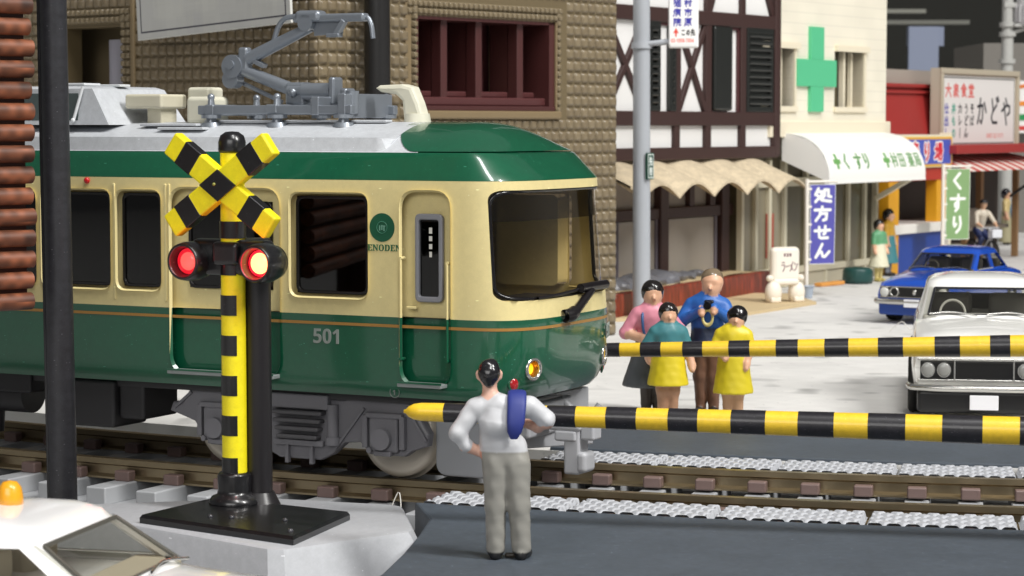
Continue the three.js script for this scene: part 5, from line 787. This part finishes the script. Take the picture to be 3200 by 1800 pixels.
// generic standing figure facing +z
function stand(o) {
  const { h, top, low, skin = SK, shoes = '#2a2522', legc = skin, lean = 0, headTilt = 0, armL, armR, skirt, slim = 1, legGap = 0.075, hk = 1.36 } = o, s = h / 1.66, P = (x, y, z) => [x * s + lean * y * s, y * s, z * s], w = slim * s, hs = s * hk;
  const hx = lean * 1.5 + headTilt, c = [];
  c.push([P(0, 1.0, 0), P(0, 1.26, 0), 0.135 * w, 0.15 * w, top, 1.25], [P(-0.14, 1.29, 0), P(0.14, 1.29, 0), 0.08 * w, 0.08 * w, top], [P(0, 0.88, 0), P(0, 0.98, 0), 0.15 * w, 0.135 * w, o.hip ?? top, 1.15], [P(0, 1.33, 0), P(headTilt * 0.6, 1.42, 0.01), 0.06 * s, 0.055 * s, o.neck ?? skin]);
  c.push([P(headTilt, 1.52, 0.01), P(headTilt * 1.1, 1.56, 0), 0.088 * hs, 0.096 * hs, skin], [P(headTilt, 1.46, 0.04), P(headTilt, 1.48, 0.04), 0.06 * hs, 0.06 * hs, skin], [P(headTilt, 1.52, 0.1 * hk), P(headTilt, 1.5, 0.112 * hk), 0.016 * s, 0.02 * s, skin]);
  for (const [arm, sg] of [[armL, -1], [armR, 1]]) { const a = arm ?? [[sg * 0.24, 1.05, 0.02], [sg * 0.25, 0.82, 0.08]]; c.push([P(sg * 0.19, 1.28, 0), P(...a[0]), 0.068 * w, 0.056 * w, top], [P(...a[0]), P(...a[1]), 0.05 * w, 0.036 * w, o.fore ?? skin], [P(...a[1]), P(a[1][0], a[1][1] - 0.05, a[1][2] + 0.04), 0.036 * w, 0.026 * w, skin]); }
  for (const sg of [-1, 1]) { const x = sg * legGap; c.push([P(x, 0.84, 0), P(x, 0.46, 0.01), 0.095 * w, 0.066 * w, o.thigh ?? legc], [P(x, 0.46, 0.01), P(x, 0.1, -0.01), 0.062 * w, 0.045 * w, legc], [P(x, 0.04, -0.03), P(x + sg * 0.02, 0.035, 0.12), 0.042 * w, 0.036 * w, shoes]); }
  if (low) c.push([P(0, 0.92, 0), P(0, skirt ?? 0.6, 0), 0.15 * w, (o.hem ?? 0.2) * w, low, 1.1, ((skirt ?? 0.6) - 0.03) * s]);
  return c;
}
const hairCap = (h, tx = 0, col = '#15120f', lean = 0, hk = 1.36) => { const s = h / 1.66, r = s * hk, q = (x, y, z) => [(x + lean * y) * s, y * s, z * s]; return [[q(tx, 1.58, -0.02), q(tx * 1.1, 1.585, -0.015), 0.104 * r, 0.102 * r, col], [q(tx, 1.5, -0.07), q(tx, 1.54, -0.05), 0.075 * r, 0.09 * r, col], [q(tx - 0.1, 1.52, 0.0), q(tx - 0.09, 1.58, 0.01), 0.022 * r, 0.035 * r, col], [q(tx + 0.1, 1.52, 0.0), q(tx + 0.09, 1.58, 0.01), 0.022 * r, 0.035 * r, col]]; };
const face = (skin) => (p, c, n) => null;
const GRP = null;
{
  const a = person('woman in a pink sweater and blue braces with a long dark grey skirt', [1.78, 0, -29.5], 5, stand({ h: 1.68, top: '#d98a9c', neck: '#b04a5c', hip: '#d98a9c', low: '#4e5256', skirt: 0.42, hem: 0.27, slim: 1.4, legc: '#3a322c', armL: [[-0.34, 1.06, 0.0], [-0.14, 1.0, 0.18]], armR: [[0.34, 1.1, 0.0], [0.2, 0.98, 0.18]] }), { n: 72 });
  addHair(a, hairCap(1.68, 0, '#171311'));
  part(a, 'braces', [tube([[-0.12, 1.38, 0.06], [-0.15, 1.28, 0.15], [-0.14, 1.12, 0.17], [-0.1, 1.0, 0.17]], 0.018, 16, 6), tube([[0.12, 1.38, 0.06], [0.15, 1.28, 0.15], [0.14, 1.12, 0.17], [0.1, 1.0, 0.17]], 0.018, 16, 6)], M('#3a5f8f', 0.5));
  const b = person('woman in a teal blouse and bright yellow skirt behind the gate', [1.95, 0, -29.05], 8, stand({ h: 1.44, top: '#3f7d84', hip: '#d5c11f', low: '#d5c11f', skirt: 0.56, hem: 0.2, slim: 1.5, armL: [[-0.3, 1.12, -0.02], [-0.26, 0.9, -0.1]], armR: [[0.28, 1.06, 0.02], [0.33, 0.8, 0.1]], legc: '#a87f63' }), { n: 72 });
  addHair(b, hairCap(1.44, 0, '#1d1714'));
  const c = person('tall man in a blue jumper raising a black camera to his face', [2.5, 0, -29.75], -14, stand({ h: 1.8, top: '#2660ad', neck: '#26406a', hip: '#1d2c4a', legc: '#6b4a38', thigh: '#6b4a38', fore: '#2660ad', slim: 1.4, headTilt: 0.05, armL: [[-0.3, 1.1, 0.1], [-0.02, 1.26, 0.26]], armR: [[0.3, 1.12, 0.1], [0.12, 1.28, 0.26]] }), { n: 72 });
  addHair(c, [[[0.05, 1.74, -0.04], [0.05, 1.74, -0.03], 0.142, 0.14, '#7a6a55'], [[0.045, 1.66, -0.07], [0.045, 1.68, -0.06], 0.125, 0.125, '#6a4632']]);
  part(c, 'camera', [cylZ(0.05, 0.12, 0.05, 1.42, 0.28, 20), box(0.12, 0.09, 0.07, 0.05, 1.44, 0.2, 0.02)], M('#141318', 0.2)); part(c, 'strap', new THREE.TorusGeometry(0.075, 0.02, 10, 28).scale(0.85, 1.3, 1).translate(0.05, 1.27, 0.31), M('#cbbd7c', 0.45));
  const d = person('girl in a yellow dress tilting her head beside the tall man', [2.76, 0, -29.0], -10, stand({ h: 1.4, top: '#d9c425', hip: '#d9c425', low: '#cdbb1d', skirt: 0.46, hem: 0.2, slim: 1.5, headTilt: 0.05, armL: [[-0.26, 1.1, 0.06], [-0.1, 1.0, 0.2]], armR: [[0.24, 1.08, 0.04], [0.2, 0.86, 0.12]], legc: '#b08a6a' }), { n: 72 });
  addHair(d, hairCap(1.4, 0.055, '#100d0e').map((q) => { q[2] *= 1.06; q[3] *= 1.06; return q; }));
  const e = person('girl in a green top and cream skirt walking before the pharmacy', [8.7, 0, -55.3], 40, stand({ h: 1.42, top: '#5f9d72', hip: '#dcd8bd', low: '#dcd8bd', skirt: 0.42, hem: 0.24, slim: 1.25, legc: '#c9b878', shoes: '#b8a85c' }), { n: 48 });
  addHair(e, hairCap(1.42, 0, '#141111'), { n: 20 });
  const f = person('person in a mustard yellow top and teal skirt beside the booth', [9.25, 0, -57.3], 60, stand({ h: 1.6, top: '#c99a2c', hip: '#3f8088', low: '#3f8088', skirt: 0.35, hem: 0.24, slim: 1.15, legc: '#7a7f88' }), { n: 48 });
  addHair(f, hairCap(1.6, 0, '#141111'), { n: 20 });
  const q = person('person with a pale blue bag standing at the end of the diner', [15.3, 0, -72.3], 70, stand({ h: 1.68, top: '#c9b27a', hip: '#8f8a70', low: '#a39c7c', skirt: 0.1, hem: 0.2, slim: 1.1 }), { n: 40 });
  addHair(q, hairCap(1.68, 0.0, '#15131a'), { n: 18 }); part(q, 'bag', ball(0.2, 0.1, 1.02, 0.2, 1, 1.3, 0.7), M('#6d93b8', 0.5));
}
{ // cyclist and bicycle
  const bx = [12.42, 0, -61.6], yaw = -70, m = M('#c9c9cc', 0.3, { metalness: 0.6 });
  const b = thing('bicycle', 'pale bicycle ridden down the street past the diner', 'bicycle', bx, yaw);
  for (const x of [0.5, -0.5]) { const w = part(b, 'wheel', new THREE.TorusGeometry(0.31, 0.03, 8, 32).translate(x, 0.34, 0), M_tyre); part(w, 'hub', cylZ(0.05, 0.1, x, 0.34, 0, 12), m); }
  part(b, 'frame', [rod([0.5, 0.34, 0], [0.38, 0.95, 0], 0.025), rod([0.42, 0.8, 0], [-0.05, 0.3, 0], 0.025), rod([-0.05, 0.3, 0], [-0.2, 0.85, 0], 0.025), rod([-0.05, 0.3, 0], [-0.5, 0.34, 0], 0.022), rod([-0.2, 0.75, 0], [-0.5, 0.34, 0], 0.02)], m);
  part(b, 'handlebar', [rod([0.36, 1.0, -0.26], [0.36, 1.0, 0.26], 0.025), rod([0.38, 0.92, 0], [0.36, 1.0, 0], 0.025)], m); part(b, 'saddle', ball(0.12, -0.2, 0.9, 0, 1.2, 0.4, 0.8), M_dark); part(b, 'basket', box(0.24, 0.22, 0.3, 0.62, 0.86, 0, 0.03), M('#d6d8de', 0.4));
  const st = '#c9bfae', tr = '#232f58', sk = '#c9a082';
  const c = [[[-0.18, 0.98, 0], [-0.02, 1.35, 0], 0.14, 0.15, st, 1.1], [[-0.02, 1.38, -0.13], [-0.02, 1.38, 0.13], 0.08, 0.08, st], [[0.0, 1.42, 0], [0.03, 1.52, 0], 0.06, 0.055, sk], [[0.05, 1.6, 0], [0.05, 1.64, 0], 0.09, 0.095, sk]];
  for (const z of [-1, 1]) c.push([[-0.0, 1.36, z * 0.19], [0.16, 1.12, z * 0.27], 0.065, 0.055, st], [[0.16, 1.12, z * 0.27], [0.34, 1.03, z * 0.22], 0.05, 0.035, sk], [[-0.18, 0.93, z * 0.08], [0.14, 0.7, z * 0.12], 0.1, 0.075, tr], [[0.14, 0.7, z * 0.12], [-0.02, z > 0 ? 0.3 : 0.42, z * 0.13], 0.07, 0.05, tr], [[-0.04, z > 0 ? 0.24 : 0.36, z * 0.13], [0.1, z > 0 ? 0.23 : 0.35, z * 0.13], 0.045, 0.035, '#1a1a1e']);
  const g = person('cyclist in a pale shirt and dark cap riding past the diner', bx, yaw, c, { n: 48 });
  part(g, 'cap', [ball(0.105, 0.04, 1.67, 0, 1, 0.75, 1), cyl(0.12, 0.11, 0.02, 0.08, 1.665, 0)], M('#1b191b', 0.5));
}

// stray lint on the model
const lint = (label, pts, r) => tag(part(scene, numbered('lint_fibre'), tube(pts, r, 40, 5), M('#d9d6cf', 0.6)), label, 'fibre');
lint('thin pale fibre curled on the street under the blue coupe', [[6.75, 0.02, -41.6], [6.95, 0.2, -41.5], [7.1, 0.06, -41.45], [7.25, 0.16, -41.4], [7.5, 0.04, -41.5]], 0.008);
lint('tiny pale fibre standing on the dark track bed beside the plinth', [[-1.25, -0.36, -22.95], [-1.2, -0.1, -22.9], [-1.12, 0.08, -22.9], [-1.1, -0.1, -22.85], [-1.18, -0.34, -22.8]], 0.006);

const groups = { crossing_gate: 'crossing gate arms', crossing_pad: 'crossing pad strips', banner_flag: 'street banners', ceiling_or_fill_lamp: 'room lamps', lint_fibre: 'stray lint fibres', person: 'painted figures', black_pole: 'black poles', round_tin: 'tins beyond the table' };
for (const o of scene.children) { const k = o.name.replace(/_\d{3}$/, ''); if (groups[k]) o.userData.group = groups[k]; }
// ---------------------------------------------------------------- set everything down at model size
for (const l of lamps) {
  l.position.multiplyScalar(SC); l.castShadow = true;
  if (l.isRectAreaLight) { l.width *= SC; l.height *= SC; } else { l.intensity *= SC * SC; l.shadow.radius = 0.1 * SC / 0.02; }
}
for (const o of scene.children) { o.position.multiplyScalar(SC); o.scale.multiplyScalar(SC); }
for (const l of lamps) scene.add(l);
renderer.render(scene, camera);
